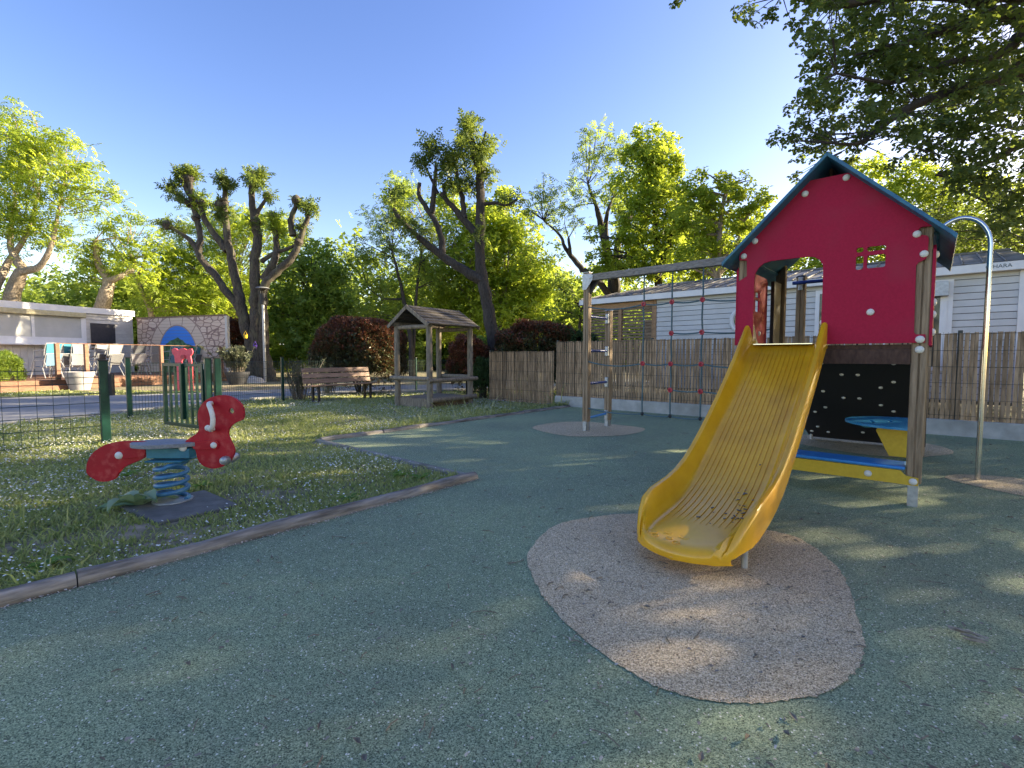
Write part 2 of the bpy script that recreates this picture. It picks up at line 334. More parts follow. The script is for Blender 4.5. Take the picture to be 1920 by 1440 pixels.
# ================================================================ GROUND, ROAD, SAFETY SURFACE
def sheet(name, loop, z, mat, thick=0.0):
    mb = MB()
    if thick: mb.prism([(q[0], q[1]) for q in loop], (0, 0, z - thick), (1, 0, 0), (0, 1, 0), thick)
    else:
        tr = tessellate_polygon([[Vector((q[0], q[1], 0)) for q in loop]])
        mb.add([(q[0], q[1], z) for q in loop], [tuple(t) for t in tr])
    return kind(mb.build(name, mat), 'structure')
def uv_loop(l): return [P(a, b) for a, b in l]
g = MB(); rows = []
for rad in (0, 3, 6, 10, 15, 22, 35, 60, 120, 300):
    rows.append([Vector((math.cos(2 * math.pi * k / 40) * rad, math.sin(2 * math.pi * k / 40) * rad + 4, 0)) for k in range(40)])
g.grid(rows, True); kind(g.build('ground', M['soil']), 'structure')
RUBBER = [(-9, 3.13), (3.08, 3.13), (3.08, 6.10), (9.02, 6.10), (9.34, -.95), (9.75, -9), (-9, -9)]
sheet('rubber_surface', uv_loop(RUBBER), .012, M['rubber'])
ROAD = [(-40, -8), (-12.5, 1), (-8.5, 7.7), (-7.7, 10.2), (-6.7, 12.7), (-4.6, 14.6), (-1, 16.4), (6, 19.5), (18, 25), (18, 29), (5, 24), (-3, 19.4), (-6.9, 17.5), (-9.3, 15.5), (-11.2, 14.3), (-14.3, 13.5), (-40, 9)]
sheet('road', ROAD, .008, M['road'])
PATCHES = [
    [(2.12, 1.73), (2.57, 1.87), (2.92, 1.75), (3.14, 1.58), (3.36, 1.2), (3.42, .76), (3.35, .55), (2.98, .32), (2.44, .19), (2.2, .16), (1.9, .22), (1.64, .42), (1.53, .64), (1.56, .92), (1.7, 1.25), (1.9, 1.53)],
    [(5.9, 4.75), (6.57, 4.85), (7.05, 4.55), (7.1, 4.06), (7.02, 3.4), (6.4, 3.28), (5.94, 3.5), (5.62, 3.95)],
    [(7.84, 1.5), (8.04, 1.24), (8.38, .58), (8.2, .0), (7.68, -.22), (7.18, 0), (6.9, .23), (6.85, .68), (7.15, 1.3)],
    [(6.03, -.12), (6.3, -.26), (6.42, -.66), (6.05, -.9), (5.65, -.66), (5.8, -.3)]]
for lp in PATCHES: sheet('rubber_patch', [q + Vector((random.gauss(0, .0035), random.gauss(0, .0035), 0)) for q in smooth_loop(uv_loop(lp), 16)], .016, M['beige'])
mb = MB(); mb.ubox(3.05, 3.115, 3.26, 6.2, -.05, .04)
kind(mb.build('concrete_kerb', M['kerbgrey'], bev=.012), 'structure')
pts = [Vector(q + (0,)) for q in [(-12.5, 1), (-8.5, 7.7), (-7.7, 10.2), (-6.7, 12.7), (-4.6, 14.6), (-1, 16.4), (6, 19.5)]]
mb = MB(); rows = []
for i, q in enumerate(pts):
    t = (pts[min(i + 1, len(pts) - 1)] - pts[max(0, i - 1)]).normalized(); nn = Vector((t.y, -t.x, 0))
    rows.append([q + nn * .0 + Z * -.02, q + Z * .07, q + nn * .12 + Z * .07, q + nn * .12 - Z * .02])
mb.grid(rows); kind(mb.build('road_kerb', M['concrete']), 'structure')
mb = MB(); mb.prism([(-2.4, 3.2), (-2.08, 3.6), (-2.6, 4.0), (-2.95, 3.55)], (0, 0, -.02), (1, 0, 0), (0, 1, 0), .045)
tag(mb.build('rubber_mat', M['mat'], bev=.01), 'dark grey square mat under the red spring rider in the grass', 'mat')

# ---------------------------------------------------------------- edging logs, each one lifted on its own
def edge_log(v, u0, u1, r, label, gz):
    n = max(4, int((u1 - u0) / .18)); ph = random.random() * 6
    L_ = u1 - u0; path = [Vector((L_ * (i / n - .5), .008 * math.sin(i * 1.3 + ph), gz + .006 * math.sin(i * .9 + ph))) for i in range(n + 1)]
    mb = MB().tube(path, [r * random.uniform(.95, 1.05) for _ in path], 12, jit=.03)
    o = mb.build('edging_log', M['log'], smooth=True, loc=(0, 0, 0)); o.location = P((u0 + u1) / 2, v, 0); o.rotation_euler = (0, 0, A0); o['o'] = tuple(o.location)
    return tag(o, label, 'edging log', 'logs edging the rubber surface')
edge_log(3.19, -1.6, .315, .056, 'short grey log edging the lawn in the near left corner', .02)
edge_log(3.19, .325, 3.10, .056, 'long grey log between the lawn and green rubber, nearest the camera', .02)
fl = [3.1, 4.06, 4.72, 5.9, 6.5, 7.35, 8.3, 8.95]
ws = ['first far edging log, starting at the concrete kerb corner', 'second far edging log, counting from the concrete kerb', 'third far edging log along the lawn, counting from the concrete kerb', 'fourth far edging log, in front of the wooden shelter', 'fifth far edging log, just past the wooden shelter', 'sixth far edging log, near the slatted fence', 'last far edging log, ending at the slatted fence']
for i in range(7): edge_log(6.15, fl[i] + .01, fl[i + 1] - .01, .05, ws[i], .012)

# ================================================================ PLAY TOWER
T0 = P(5.3, .7)
tower = thing('play_tower', 'red and blue play tower with yellow slide, climbing net and black climbing wall', 'play tower', T0)
cap_me = MB().dome((0, 0, 0), (0, 0, 1), .026, .017, 14, 4).build('bolt_cap', M['white'], smooth=True).data
bpy.data.objects.remove(bpy.data.objects['bolt_cap'])
def cap(parent, q, nrm, s=1.0):
    o = bpy.data.objects.new('bolt_cap', cap_me); COL.objects.link(o); o.parent = parent; o['o'] = tuple(q)
    o.location = Vector(q) - Vector(parent['o']); o.rotation_euler = Vector(nrm).to_track_quat('Z', 'Y').to_euler(); o.scale = (s, s, s); return o
def post_section(w):                            # squared post with a groove down each face and eased corners
    h, c, g2, gd = w / 2, w * .09, w * .06, w * .1; q = []
    for k in range(4):
        a = R(90 * k); ca, sa = math.cos(a), math.sin(a)
        for x, y in ((h, -h + c), (h, -g2), (h - gd, -g2 * .4), (h - gd, g2 * .4), (h, g2), (h, h - c)):
            q.append((x * ca - y * sa, x * sa + y * ca))
    return q
def tower_post(u, v, top, label=None, w=.094, base=.19):
    mb = MB().prism(post_section(w), P(u, v, base), U, V, top - base)
    o = mb.build('post', M['post'], tower, loc=P(u, v, 0))
    if label: o['label'] = label
    f = MB(); f.prism([(-w * .42, -w * .34), (w * .42, -w * .34), (w * .42, w * .34), (-w * .42, w * .34)], P(u, v, 0), U, V, base + .02)
    f.ubox(u - w * .56, u - w * .5, v - w * .3, v + w * .3, 0.012, base - .01); f.ubox(u + w * .5, u + w * .56, v - w * .3, v + w * .3, .012, base - .01)
    f.build('metal_foot', M['galv'], o)
    return o
RF = tower_post(4.745, .085, 2.10); LF = tower_post(4.745, 1.325, 2.10)
RB = tower_post(6.1, .085, 2.10); LB = tower_post(6.1, 1.325, 2.36)
# front house panel
def pu(px, py, u=4.68): return onu(px, py, u)
z5 = lambda x, y: pu(1340 + x / 3.348, 270 + y / 3.348)
outl = [(.055, 1.25), z5(1300, 1195), z5(1262, 1195), z5(1252, 1180), z5(1265, 765), z5(1278, 745), z5(1325, 722), z5(1337, 700), z5(1345, 590), z5(1335, 575), z5(1300, 570), z5(1283, 555), z5(1283, 535), z5(1296, 522), z5(1366, 514), z5(1366, 490)]
outl[1] = (.055, outl[1][1])
apz = 2.60
outl += [(.56, apz), (.84, apz), (1.36, 2.08), (1.365, 2.02), (1.30, 2.01), (1.295, 1.87), (1.365, 1.83), (1.365, 1.25), (1.235, 1.25)]
dl, dr = 1.232, .712
door = [(dl, 1.25), (dl, 1.84)] + [(dl - .13 + .13 * math.cos(R(a)), 1.85 + .13 * math.sin(R(a))) for a in (15, 40, 65, 90)]
door += [(dr + .11 - .11 * math.cos(R(a)), 1.87 + .11 * math.sin(R(a))) for a in (90, 65, 40, 15)] + [(dr, 1.85), (dr, 1.25)]
loop = outl + door[1:]
holes = []
for x0, y0, x1, y1 in ((890, 648, 935, 683), (958, 633, 1078, 675), (885, 702, 935, 792), (955, 688, 1074, 782)):
    a = z5(x0, y1); b = z5(x1, y0); holes.append(rrect(b[0], a[1], a[0], b[1], .014))
mb = MB().prism(loop, P(4.695, 0, 0), V, Z, -.019, holes)
front = mb.build('front_panel', M['red'], tower, bev=.004)
for q in ((.578, 2.565), (.86, 2.50), (.13, 2.05), (.085, 1.90), (1.325, 2.05), (1.235, 2.17), (.388, 1.494)): cap(front, P(4.674, q[0], q[1]), -U)
for z in (1.275, 1.20): cap(RF, P(4.674 if z > 1.25 else 4.695, .085, z), -U, 1.08)
def side_panel(v, thick, win, z0=1.25, u0=4.7, u1=5.72):
    o = P(u0, v, 0); L = u1 - u0; hs = [rrect(a, b, c, d, .012) for a, b, c, d in win]
    return MB().prism([(0, z0), (L, z0), (L, 1.93), (L - .05, 1.97), (.05, 1.97), (0, 1.93)], o, U, Z, thick, hs).build('side_panel', M['red'], tower, bev=.004)
W4 = [(.47, 1.60, .55, 1.72), (.57, 1.60, .72, 1.72), (.47, 1.74, .55, 1.80), (.57, 1.74, .72, 1.80)]
sl = side_panel(1.372, -.018, W4); sr = side_panel(.036, .018, W4, z0=1.23)
for q in ((4.745, 1.9), (4.745, 1.55), (4.745, 1.46), (4.745, 1.33)): cap(sr, P(q[0] + .02, .018, q[1]), -V, 1.1)
for q in ((4.745, 1.9), (4.745, 1.46), (4.745, 1.29)): cap(sl, P(q[0] + .02, 1.372, q[1]), V)
cap(sl, P(5.35, 1.352, 1.38), -V)
MB().ubox(5.74, 6.05, 1.31, 1.345, 1.25, 1.95).build('shade_board', M['dark'], tower)  # dark sheet added for the shaded face of the back post
# roof: two blue slabs with a turned-down eave
def roof_slab(v_e, z_e, sgn):
    ap = Vector((.695, 2.762)); e = Vector((v_e, z_e)); d = (e - ap).normalized(); nn = Vector((-d.y, d.x)) * (1 if d.x < 0 else -1)
    if nn.y < 0: nn = -nn
    dn = e + Vector((0, -.045)) - d * .012
    loop = [tuple(ap + nn * .0), tuple(e), tuple(dn), tuple(e - d * .03 - nn * .026), tuple(ap - Vector((0, .036)))]
    o = MB().prism(loop, P(4.55, 0, 0), V, Z, 1.72).build('roof_slab', M['roofblue'], tower, bev=.006)
    # stiffening ribs under the slab
    for k in range(5):
        q = ap + (e - ap) * (.2 + .17 * k) - nn * .03
        MB().box(P(5.45, q.x, q.y), (1.3, .03, .03), (U, V * d.x + Z * d.y, V * -d.y + Z * d.x)).build('roof_rib', M['roofblue'], o)
    return o
roof_slab(-.092, 1.995, -1); roof_slab(1.482, 1.995, 1)
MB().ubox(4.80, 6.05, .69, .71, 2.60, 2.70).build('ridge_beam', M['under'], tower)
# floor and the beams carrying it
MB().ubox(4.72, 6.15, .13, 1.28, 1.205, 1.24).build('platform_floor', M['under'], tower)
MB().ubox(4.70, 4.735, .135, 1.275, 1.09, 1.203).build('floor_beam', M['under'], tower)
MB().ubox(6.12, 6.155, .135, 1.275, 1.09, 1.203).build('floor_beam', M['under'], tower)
# the low yellow board, its blue seat and the caps
lowp = MB().prism([(.055, .175), (1.36, .172), (1.36, .235), (1.30, .275), (.165, .282), (.13, .245), (.055, .235)], P(4.695, 0, 0), V, Z, -.018).build('low_board', M['panelyellow'], tower, bev=.003)
for q in ((.085, .205), (.36, .225), (1.05, .225), (1.325, .205)): cap(lowp, P(4.675, q[0], q[1]), -U)
seat = MB().ubox(4.66, 4.93, .135, 1.275, .286, .312).build('bench_seat', M['blue'], tower, bev=.011)
# half-round table on its yellow bracket
tl = [(.0, -.42), (.22, -.40), (.40, -.30), (.52, -.12), (.545, .05), (.50, .22), (.38, .36), (.2, .43), (.0, .44)]
tpts = [(q[1], q[0]) for q in tl]
tab = MB().prism([(q.x, q.y) for q in smooth_path([Vector((x, y, 0)) for x, y in tpts], 4)], P(5.42, .06, .548), U, V, .022, [[(-.05, .2), (.12, .2), (.12, .225), (-.05, .225)], [(-.2, .3), (.0, .34), (.0, .365), (-.2, .325)]]).build('table_top', M['tableblue'], tower, bev=.006)
brk = MB().prism([(.05, .27), (.27, .27), (.37, .49), (.34, .545), (.05, .545)], P(5.36, 0, 0), V, Z, .02).build('table_bracket', M['panelyellow'], tower, bev=.003)
for vv in (.43, .15): MB().dome(P(5.3, vv, .546), -Z, .05, .035).build('table_fixing', M['teal'], tower, smooth=True)
# climbing wall leaning out at the back
w0, w1 = P(7.66, 0, .045), P(6.17, 0, 1.17); wd = (w1 - w0); wlen = wd.length; wd.normalize(); wn_ = wd.cross(V)
wall = MB().prism([(.04, 0), (1.25, 0), (1.31, .32), (1.27, wlen), (.04, wlen)], w0 + wn_ * .0, V, wd, .02).build('climbing_wall', M['black'], tower, bev=.004)
wnn = V.cross(wd).normalized()
for x, y in ((362, 362), (497, 440), (606, 442), (742, 332), (848, 366), (848, 490), (760, 528), (292, 513), (372, 552), (510, 596), (617, 601), (762, 646), (387, 660), (318, 690), (848, 688), (335, 790), (296, 820), (407, 827), (560, 760), (640, 830)):
    q = on(1440 + x / 3.6, 580 + y / 3.6, wnn, w0.dot(wnn)); cap(wall, q - wnn * .001, -wnn, .8)
for vv in (1.23, .1):
    MB().cyl(P(7.62, vv, .0), P(7.62, vv, .09), .02).build('wall_foot', M['galv'], tower)
# short posts behind the climbing wall's head and the navy hand bar
for vv in (1.24, .1): 
    o = tower_post(6.72, vv, 2.10, base=.15)
    MB().cyl(P(6.72, vv, 2.10), P(6.72, vv, 2.12), .062, .05).build('post_cap', M['dark'], o)
    MB().ubox(6.655, 6.672, vv - .026, vv + .026, 1.94, 2.10).build('clamp', M['galv'], o, bev=.008)
MB().cyl(P(6.64, 1.32, 2.03), P(6.64, .02, 2.03), .021).build('hand_bar', M['navy'], tower, smooth=True)
# net frame: beam, two outer posts, rungs, ropes
BU = 6.2
MB().ubox(BU - .047, BU + .047, 1.38, 3.9, 2.268, 2.362).build('net_beam', M['beam'], tower, bev=.006)
NP = tower_post(BU + .02, 3.955, 2.395, base=.16); FP = tower_post(6.88, 3.965, 1.88, base=.12)
MB().cyl(P(6.88, 3.965, 1.88), P(6.88, 3.965, 1.895), .075, .055).build('post_cap', M['galv'], FP)
MB().ubox(BU - .03, BU + .07, 3.9, 4.01, 2.395, 2.405).build('post_cap', M['galv'], NP, bev=.003)
br = MB().prism([(3.995, 2.37), (3.86, 2.37), (3.82, 2.34), (3.82, 2.28), (3.93, 2.14), (3.995, 2.14)], P(BU - .052, 0, 0), V, Z, -.006).build('corner_bracket', M['galv'], tower)
MB().prism([(3.905, 2.265), (3.76, 2.265), (3.905, 2.08)], P(BU + .02, 0, 0), V, Z, .03).build('corner_brace', M['dark'], tower)
cap(br, P(BU - .058, 3.86, 2.31), -U, .8)
for i, zz in enumerate((1.752, 1.235, .736, .205)):
    rg = MB().cyl(P(BU + .07, 3.96, zz), P(6.83, 3.96, zz - (.0 if i < 3 else -.02)), .019).build('rung', M['navy'] if i < 3 else M['blue'], tower, smooth=True)
    MB().ubox(6.80, 6.835, 3.93, 3.99, zz - .085, zz + .075).build('rung_clamp', M['galv'], rg, bev=.012)
def sag(a, b, s, n=9): return [a + (b - a) * (i / n) - Z * s * 4 * (i / n) * (1 - i / n) for i in range(n + 1)]
NV = (3.03, 2.63, 2.23); TV = 1.38
for v in NV:
    path = [P(BU, v, 2.27 - (2.27 - .36) * k / 12) + V * random.uniform(-.006, .006) + U * random.uniform(-.004, .004) for k in range(13)]
    r_ = MB().tube(path, .0105, 6).build('net_rope', M['rope'], tower, smooth=True)
    MB().tube([P(BU, v, .375), P(BU, v, .35), P(BU, v, .325)], [.014, .026, .016], 8).build('rope_end', M['dark'], r_, smooth=True)
for zz, full, s in ((1.866, True, .05), (1.455, False, .03), (1.05, True, .05), (.70, False, .03), (.345, True, .03)):
    k = [3.91] + list(NV) + [TV] if full else [2.63, 2.23, TV]
    path = []
    for i in range(len(k) - 1):
        a = P(BU, k[i], zz + (.02 if i == 0 and full else 0)); b = P(BU, k[i + 1], zz + (.0 if i < len(k) - 2 else .02)); path += sag(a, b, s * (k[i] - k[i + 1]) / .85, 8)[0 if i == 0 else 1:]
    ro = MB().tube(path, .0105, 6).build('net_rope', M['rope'], tower, smooth=True)
    if zz > .5:
        for v in (NV if full else NV[1:]) + (1.40,):
            c = P(BU, v, zz); ring = [c + V * .024 * math.cos(a) + Z * .024 * math.sin(a) - U * .012 for a in [2 * math.pi * i / 12 for i in range(13)]]
            MB().tube(ring, .011, 6, caps=False).dome(c - U * .004, -U, .016, .008, 8, 2).build('rope_clamp', M['clampred'], ro, smooth=True)
# fireman's pole
pp = [P(6.11, -.34, .0), P(6.11, -.34, .7), P(6.11, -.34, 1.4), P(6.11, -.34, 2.15)]
arc = [P(6.11, -.34 + .20 - .20 * math.cos(R(a)), 2.15 + .27 * math.sin(R(a))) for a in range(12, 165, 12)]
MB().tube(pp + arc + [P(6.1, .06, 2.17)], .0195, 14).build('fire_pole', M['steel'], tower, smooth=True)

# ---------------------------------------------------------------- slide
CV, HW = .985, .315                              # centre line and half width over the rims
ST = [  # u, bed z, height of rim above bed, curl of the lip
    (4.80, 1.256, .20), (4.74, 1.254, .205), (4.66, 1.236, .185), (4.52, 1.135, .165), (4.35, 1.005, .150), (4.15, .865, .135), (3.95, .725, .128), (3.75, .595, .122), (3.58, .485, .122),
    (3.42, .39, .125), (3.28, .318, .128), (3.14, .268, .130), (3.0, .232, .138), (2.88, .21, .148), (2.76, .194, .150), (2.66, .184, .132), (2.585, .176, .085), (2.545, .170, .040), (2.52, .160, .015)]
def bulge(dv, u): 
    k = max(0., min(1., (3.0 - u) / .48)); return .125 * k * k * (1 - abs(dv / HW) ** 2.2)
NG = 12
def section(u, zb, h):
    q = []
    # inner face across: left rim, wall, grooved bed, wall, right rim
    q += [(.318, -.03), (.318, h - .02), (.309, h - .004), (.296, h), (.280, h - .006), (.268, h - .03), (.245, min(h, .05)), (.232, .014), (.215, .003)]
    xs = []
    for k in range(NG):
        c = .185 - .37 * k / (NG - 1); gd_ = -.006 if 2.8 < u < 4.62 else 0; xs += [(c + .0042, 0), (c + .0026, gd_), (c - .0026, gd_), (c - .0042, 0)]
    q += xs
    q += [(-.215, .003), (-.232, .014), (-.245, min(h, .05)), (-.268, h - .03), (-.280, h - .006), (-.296, h), (-.309, h - .004), (-.318, h - .02), (-.318, -.03)]
    q += [(-.29, -.04), (-.24, -.035), (0, -.035), (.24, -.035), (.29, -.04)]
    return q
rows = []
for u, zb, h in ST:
    nar = 1 - .15 * max(0., min(1., (2.74 - u) / .22)) ** 2
    rows.append([P(u - bulge(x, u), CV + x * nar, zb + y) for x, y in section(u, zb, h)])
for du, dz, sc in ((-.018, .146, .9), (-.026, .122, .6), (-.018, .099, .25), (.015, .086, .1)):   # the rolled front lip
    u, zb, h = 2.52 + du, dz, .0; base = section(2.5, 0, .015)
    rows.append([P(u - bulge(x, 2.5), CV + x * (.83 - abs(du) * 1.2), zb + (y * sc if y > -.02 else max(y, -.02) * sc)) for x, y in base])
slide = MB().grid(rows, True)
nrow = len(rows[0]); slide.f.append(list(range(nrow))[::-1]); slide.f.append([(len(rows) - 1) * nrow + i for i in range(nrow)])
slide = slide.build('slide', M['yellow'], tower, smooth=True)
for vv in (CV + .2, CV - .26): MB().cyl(P(2.72, vv, 0), P(2.72, vv, .17), .017).build('slide_leg', M['galv'], slide)
cap(slide, P(4.70, CV - .27, 1.43), -U + V, .7); 
MB().ubox(4.62, 4.74, CV - .225, CV + .225, 1.252, 1.259).build('threshold_strip', M['steel'], tower)
# moulded rings on the slide's run-out
rg = MB()
for k, (du, dv, rr) in enumerate(((0, .16, .03), (.03, .08, .022), (-.03, .05, .018), (.02, -.01, .026), (-.035, .13, .02), (-.06, 0, .02))):
    c = (2.62 + du, CV + dv)
    rg.tube([P(c[0] - .13 + rr * math.cos(a) * .7, c[1] + rr * math.sin(a), .171 + (c[0] - 2.54) * .06) for a in [2 * math.pi * i / 14 for i in range(15)]], .0022, 4, caps=False)
kind(rg.build('moulded_rings', M['yellow'], slide, smooth=True), 'stuff')

# ================================================================ SPRING RIDER
Y0 = 3.70
RO = dep(322, 945, Y0); RO.z = 0
rider = thing('spring_rider', 'red duck shaped spring rider on a blue coil spring in the grass', 'spring rider', RO)
def rp(x, y): q = dep(100 + x / 4, 640 + y / 4, Y0); return (q.x, q.z)
RX = Vector((1, 0, 0))
tail = [(256, 965), (264, 905), (305, 835), (395, 775), (500, 750), (600, 746), (690, 752), (740, 770), (735, 830), (700, 862), (640, 897), (560, 930), (512, 962), (480, 1010), (440, 1043), (360, 1049), (300, 1022), (266, 995)]
head = [(1000, 745), (1048, 712), (1088, 682), (1100, 640), (1089, 565), (1102, 500), (1150, 440), (1222, 409), (1300, 404), (1370, 430), (1420, 482), (1433, 545), (1420, 588), (1378, 605), (1332, 640), (1313, 690), (1330, 740), (1358, 800), (1356, 850), (1320, 905), (1268, 940), (1200, 952), (1130, 930), (1092, 885), (1076, 825), (1056, 775), (1010, 770)]
def sm2(l, k=3): return [(q.x, q.y) for q in smooth_loop([Vector((a, b, 0)) for a, b in l], k)]
eye = [(rp(1341, 521)[0] + .022 * math.cos(a), rp(1341, 521)[1] + .022 * math.sin(a)) for a in [2 * math.pi * i / 14 for i in range(14)]]
hd = MB().prism(sm2([rp(*q) for q in head]), (0, Y0 + .012, 0), RX, Z, .024, [eye]).build('head_board', M['riderred'], rider, bev=.004)
tl_ = MB().prism(sm2([rp(*q) for q in tail]), (0, Y0 + .012, 0), RX, Z, .024).build('tail_board', M['riderred'], rider, bev=.004)
def strap(parent, l): return MB().prism(sm2([rp(*q) for q in l], 2), (0, Y0 - .0125, 0), RX, Z, .012).build('strap_plate', M['riderred'], parent, bev=.002)
strap(tl_, [(462, 850), (475, 825), (510, 815), (690, 795), (700, 850), (640, 868), (510, 880), (475, 872)])
strap(hd, [(1056, 752), (1150, 742), (1225, 738), (1250, 760), (1248, 790), (1220, 806), (1070, 805)])
def cap2(parent, x, y, s=1.0, off=.0245): q = rp(x, y); return cap(parent, Vector((q[0], Y0 - off, q[1])), (0, -1, 0), s)
cap2(tl_, 511, 851, 1.15); cap2(hd, 1217, 775, .95); cap2(hd, 1168, 648, .95, .014)
a, b, c, d, e = [rp(*q) for q in ((1192, 462), (1232, 500), (1250, 560), (1245, 620), (1215, 655))]
hp = smooth_path([Vector((a[0], Y0 - .012, a[1])), Vector((a[0] + .012, Y0 - .06, a[1] - .004)), Vector((b[0], Y0 - .085, b[1])), Vector((c[0], Y0 - .09, c[1])), Vector((d[0], Y0 - .085, d[1])), Vector((e[0], Y0 - .06, e[1])), Vector((e[0] - .01, Y0 - .012, e[1]))], 4)
MB().tube(hp, .0175, 10).build('handle', M['white'], rider, smooth=True)
MB().tube([Vector((q.x, 2 * Y0 - q.y, q.z)) for q in hp], .0175, 10).build('handle', M['white'], rider, smooth=True)
q = rp(1315, 885)
for s in (-1, 1): MB().tube([Vector((q[0], Y0 + s * .012, q[1])), Vector((q[0], Y0 + s * .04, q[1])), Vector((q[0] + .012, Y0 + s * .085, q[1] + .008))], [.026, .036, .030], 12).dome((q[0] + .012, Y0 + s * .085, q[1] + .008), (0, s, 0), .030, .02).build('foot_rest', M['galv'], rider, smooth=True)
sx0, sz0 = rp(650, 772); sx1, _ = rp(1085, 742)
sl2 = []
for i in range(28):
    a = 2 * math.pi * i / 28; cx = (sx0 + sx1) / 2 - .05; L = (sx1 - sx0) / 2
    w = .15 * (1 - .35 * max(0, math.cos(a)))
    sl2.append((cx + L * math.cos(a) + (.05 if math.cos(a) > 0 else 0) * math.cos(a), Y0 + w * math.sin(a)))
MB().prism(sl2, (0, 0, sz0 - .012), (1, 0, 0), (0, 1, 0), .032).build('seat', M['seat'], rider, bev=.008)
bx0, bz1 = rp(725, 805); bx1, bz0 = rp(1048, 880)
hb = MB(); hb.box(((bx0 + bx1) / 2, Y0, (bz0 + bz1) / 2 + .01), (bx1 - bx0, .09, bz1 - bz0)); hb.box(((bx0 + bx1) / 2, Y0, bz0 - .005), ((bx1 - bx0) * .85, .2, .012))
sb = hb.build('spring_head', M['teal'], rider, bev=.008)
q = rp(1003, 797); cap(sb, (q[0], Y0 - .047, q[1] + .01), (0, -1, 0), 1.2)
cx = rp(884, 900)[0]; coil = []
zb, zt = .035, bz0 - .02; NT = 4.1
for i in range(int(NT * 22) + 1):
    t = i / (NT * 22); a = 2 * math.pi * i / 22
    zz = zb + (zt - zb) * (.06 + .88 * t if .08 < t < .93 else (t * .86 if t <= .08 else .94 + (t - .93) * .85))
    coil.append(Vector((cx + .105 * math.cos(a), Y0 + .105 * math.sin(a), zz)))
MB().tube(coil, .0165, 9).build('spring', M['spring'], rider, smooth=True)
MB().cyl((cx, Y0, .02), (cx, Y0, .034), .135, n=24).build('base_plate', M['galv'], rider)

# ================================================================ SLATTED FENCE WITH CONCRETE BASE
FA, FC = Vector((1.02, 11.12, 0)), Vector((6.91, 6.42, 0)); FD = (FC - FA).normalized(); FN = Vector((FD.y, -FD.x, 0))
if FN.dot(EYE - FA) < 0: FN = -FN
def slat_mesh(h, w):
    mb = MB(); n = 5; rows = []
    for i in range(n + 1):
        z = h * i / n; ww = w / 2 * random.uniform(.84, 1.04); x = random.uniform(-.0025, .0025); t = .0045
        rows.append([Vector((-ww + x, -t, z)), Vector((ww + x, -t, z)), Vector((ww + x, t, z)), Vector((-ww + x, t, z))])
    mb.grid(rows, True); mb.f += [(3, 2, 1, 0), (n * 4, n * 4 + 1, n * 4 + 2, n * 4 + 3)]
    o = mb.build('fence_slat', M['slat']); me = o.data; bpy.data.objects.remove(o); return me
def slat_fence(name, label, a, d, nn, L, pitch, z0, z1, post_s, post_top):
    f = thing(name, label, 'fence', a); a = Vector(a)
    mes = [slat_mesh(z1 - z0, pitch * .84) for _ in range(8)]; yaw = math.atan2(d.y, d.x)
    for i in range(int(L / pitch)):
        o = bpy.data.objects.new('fence_slat', random.choice(mes)); COL.objects.link(o); o.parent = f
        o.location = d * (pitch * (i + .5)) + nn * random.uniform(-.003, .003) + Z * (z0 + random.uniform(-.010, .004)); o.rotation_euler = (0, random.gauss(0, .006), yaw + random.uniform(-.05, .05))
    w = MB(); n = 5
    for k in range(n + 1):                      # the wires of the panel the slats are threaded through
        z = z0 + .06 + (z1 - z0 - .08) * k / n
        w.tube([a + d * .0 + nn * .0085 + Z * z, a + d * L + nn * .0085 + Z * z], .0028, 5); w.tube([a - nn * .0085 + Z * z, a + d * L - nn * .0085 + Z * z], .0028, 5)
    for i in range(int(L / pitch) + 1):
        if i % 1 == 0: w.tube([a + d * pitch * i + nn * .006 + Z * z0, a + d * pitch * i + nn * .006 + Z * (z1 + .012)], .002, 4)
    kind(w.build('panel_wires', M['fwire'], f), 'stuff')
    for s in post_s:
        MB().box(a + d * s - nn * .045 + Z * (post_top / 2), (.05, .05, post_top), (d, nn, Z)).build('fence_post', M['fwire'], f, bev=.004)
    return f
tallf = slat_fence('slatted_fence', 'long tall fence of split brown slats standing on the concrete base', FA, FD, FN, 10.2, .056, .24, 1.485, (.02, 2.28, 4.55, 6.85, 9.1), 1.52)
lowL = Vector((-.58, 12.3, 0)); lowR = FA + FN * .0 - FD * .05; ld = (lowR - lowL); LL = ld.length; ld.normalize(); ln = Vector((ld.y, -ld.x, 0))
if ln.dot(EYE - lowL) < 0: ln = -ln
slat_fence('slatted_fence', 'short lower section of slatted fence left of the tall one, without a base', lowL, ld, ln, LL, .042, .03, 1.27, (0,), 1.3)
kb = MB(); kb.box(FA + FD * 5.1 + FN * .0 + Z * .11, (10.2, .12, .26), (FD, FN, Z))
kind(kb.build('concrete_base', M['concrete'], bev=.01), 'structure')

# ================================================================ MOBILE HOME BEHIND THE FENCE
HU = 11.0; V0, V1, VT = -.99, 5.05, 7.15
home = thing('mobile_home', 'white clapboard mobile home with grey sheet roof behind the slatted fence', 'mobile home', P(13, 2, 0))
MB().ubox(HU + .06, 14.9, V0 + .02, V1 - .02, .35, 2.5).build('wall', M['fwire'], home)  # dark backing colour paints the shadow gaps between the siding boards
bh = .112
for i in range(19):
    z = .4 + i * bh
    mb = MB(); a = [P(HU, V0, z + .010), P(HU + .008, V0, z + bh), P(HU + .05, V0, z + bh), P(HU + .05, V0, z + .010)]; b = [q + V * (V1 - V0) for q in a]
    mb.add(a + b, [(0, 1, 5, 4), (1, 2, 6, 5), (0, 4, 7, 3), (0, 3, 2, 1), (4, 5, 6, 7)]); mb.build('siding_board', M['siding'], home)
MB().ubox(HU - .16, HU - .10, V0 - .12, VT, 2.50, 2.635).build('fascia', M['trim'], home, bev=.004)
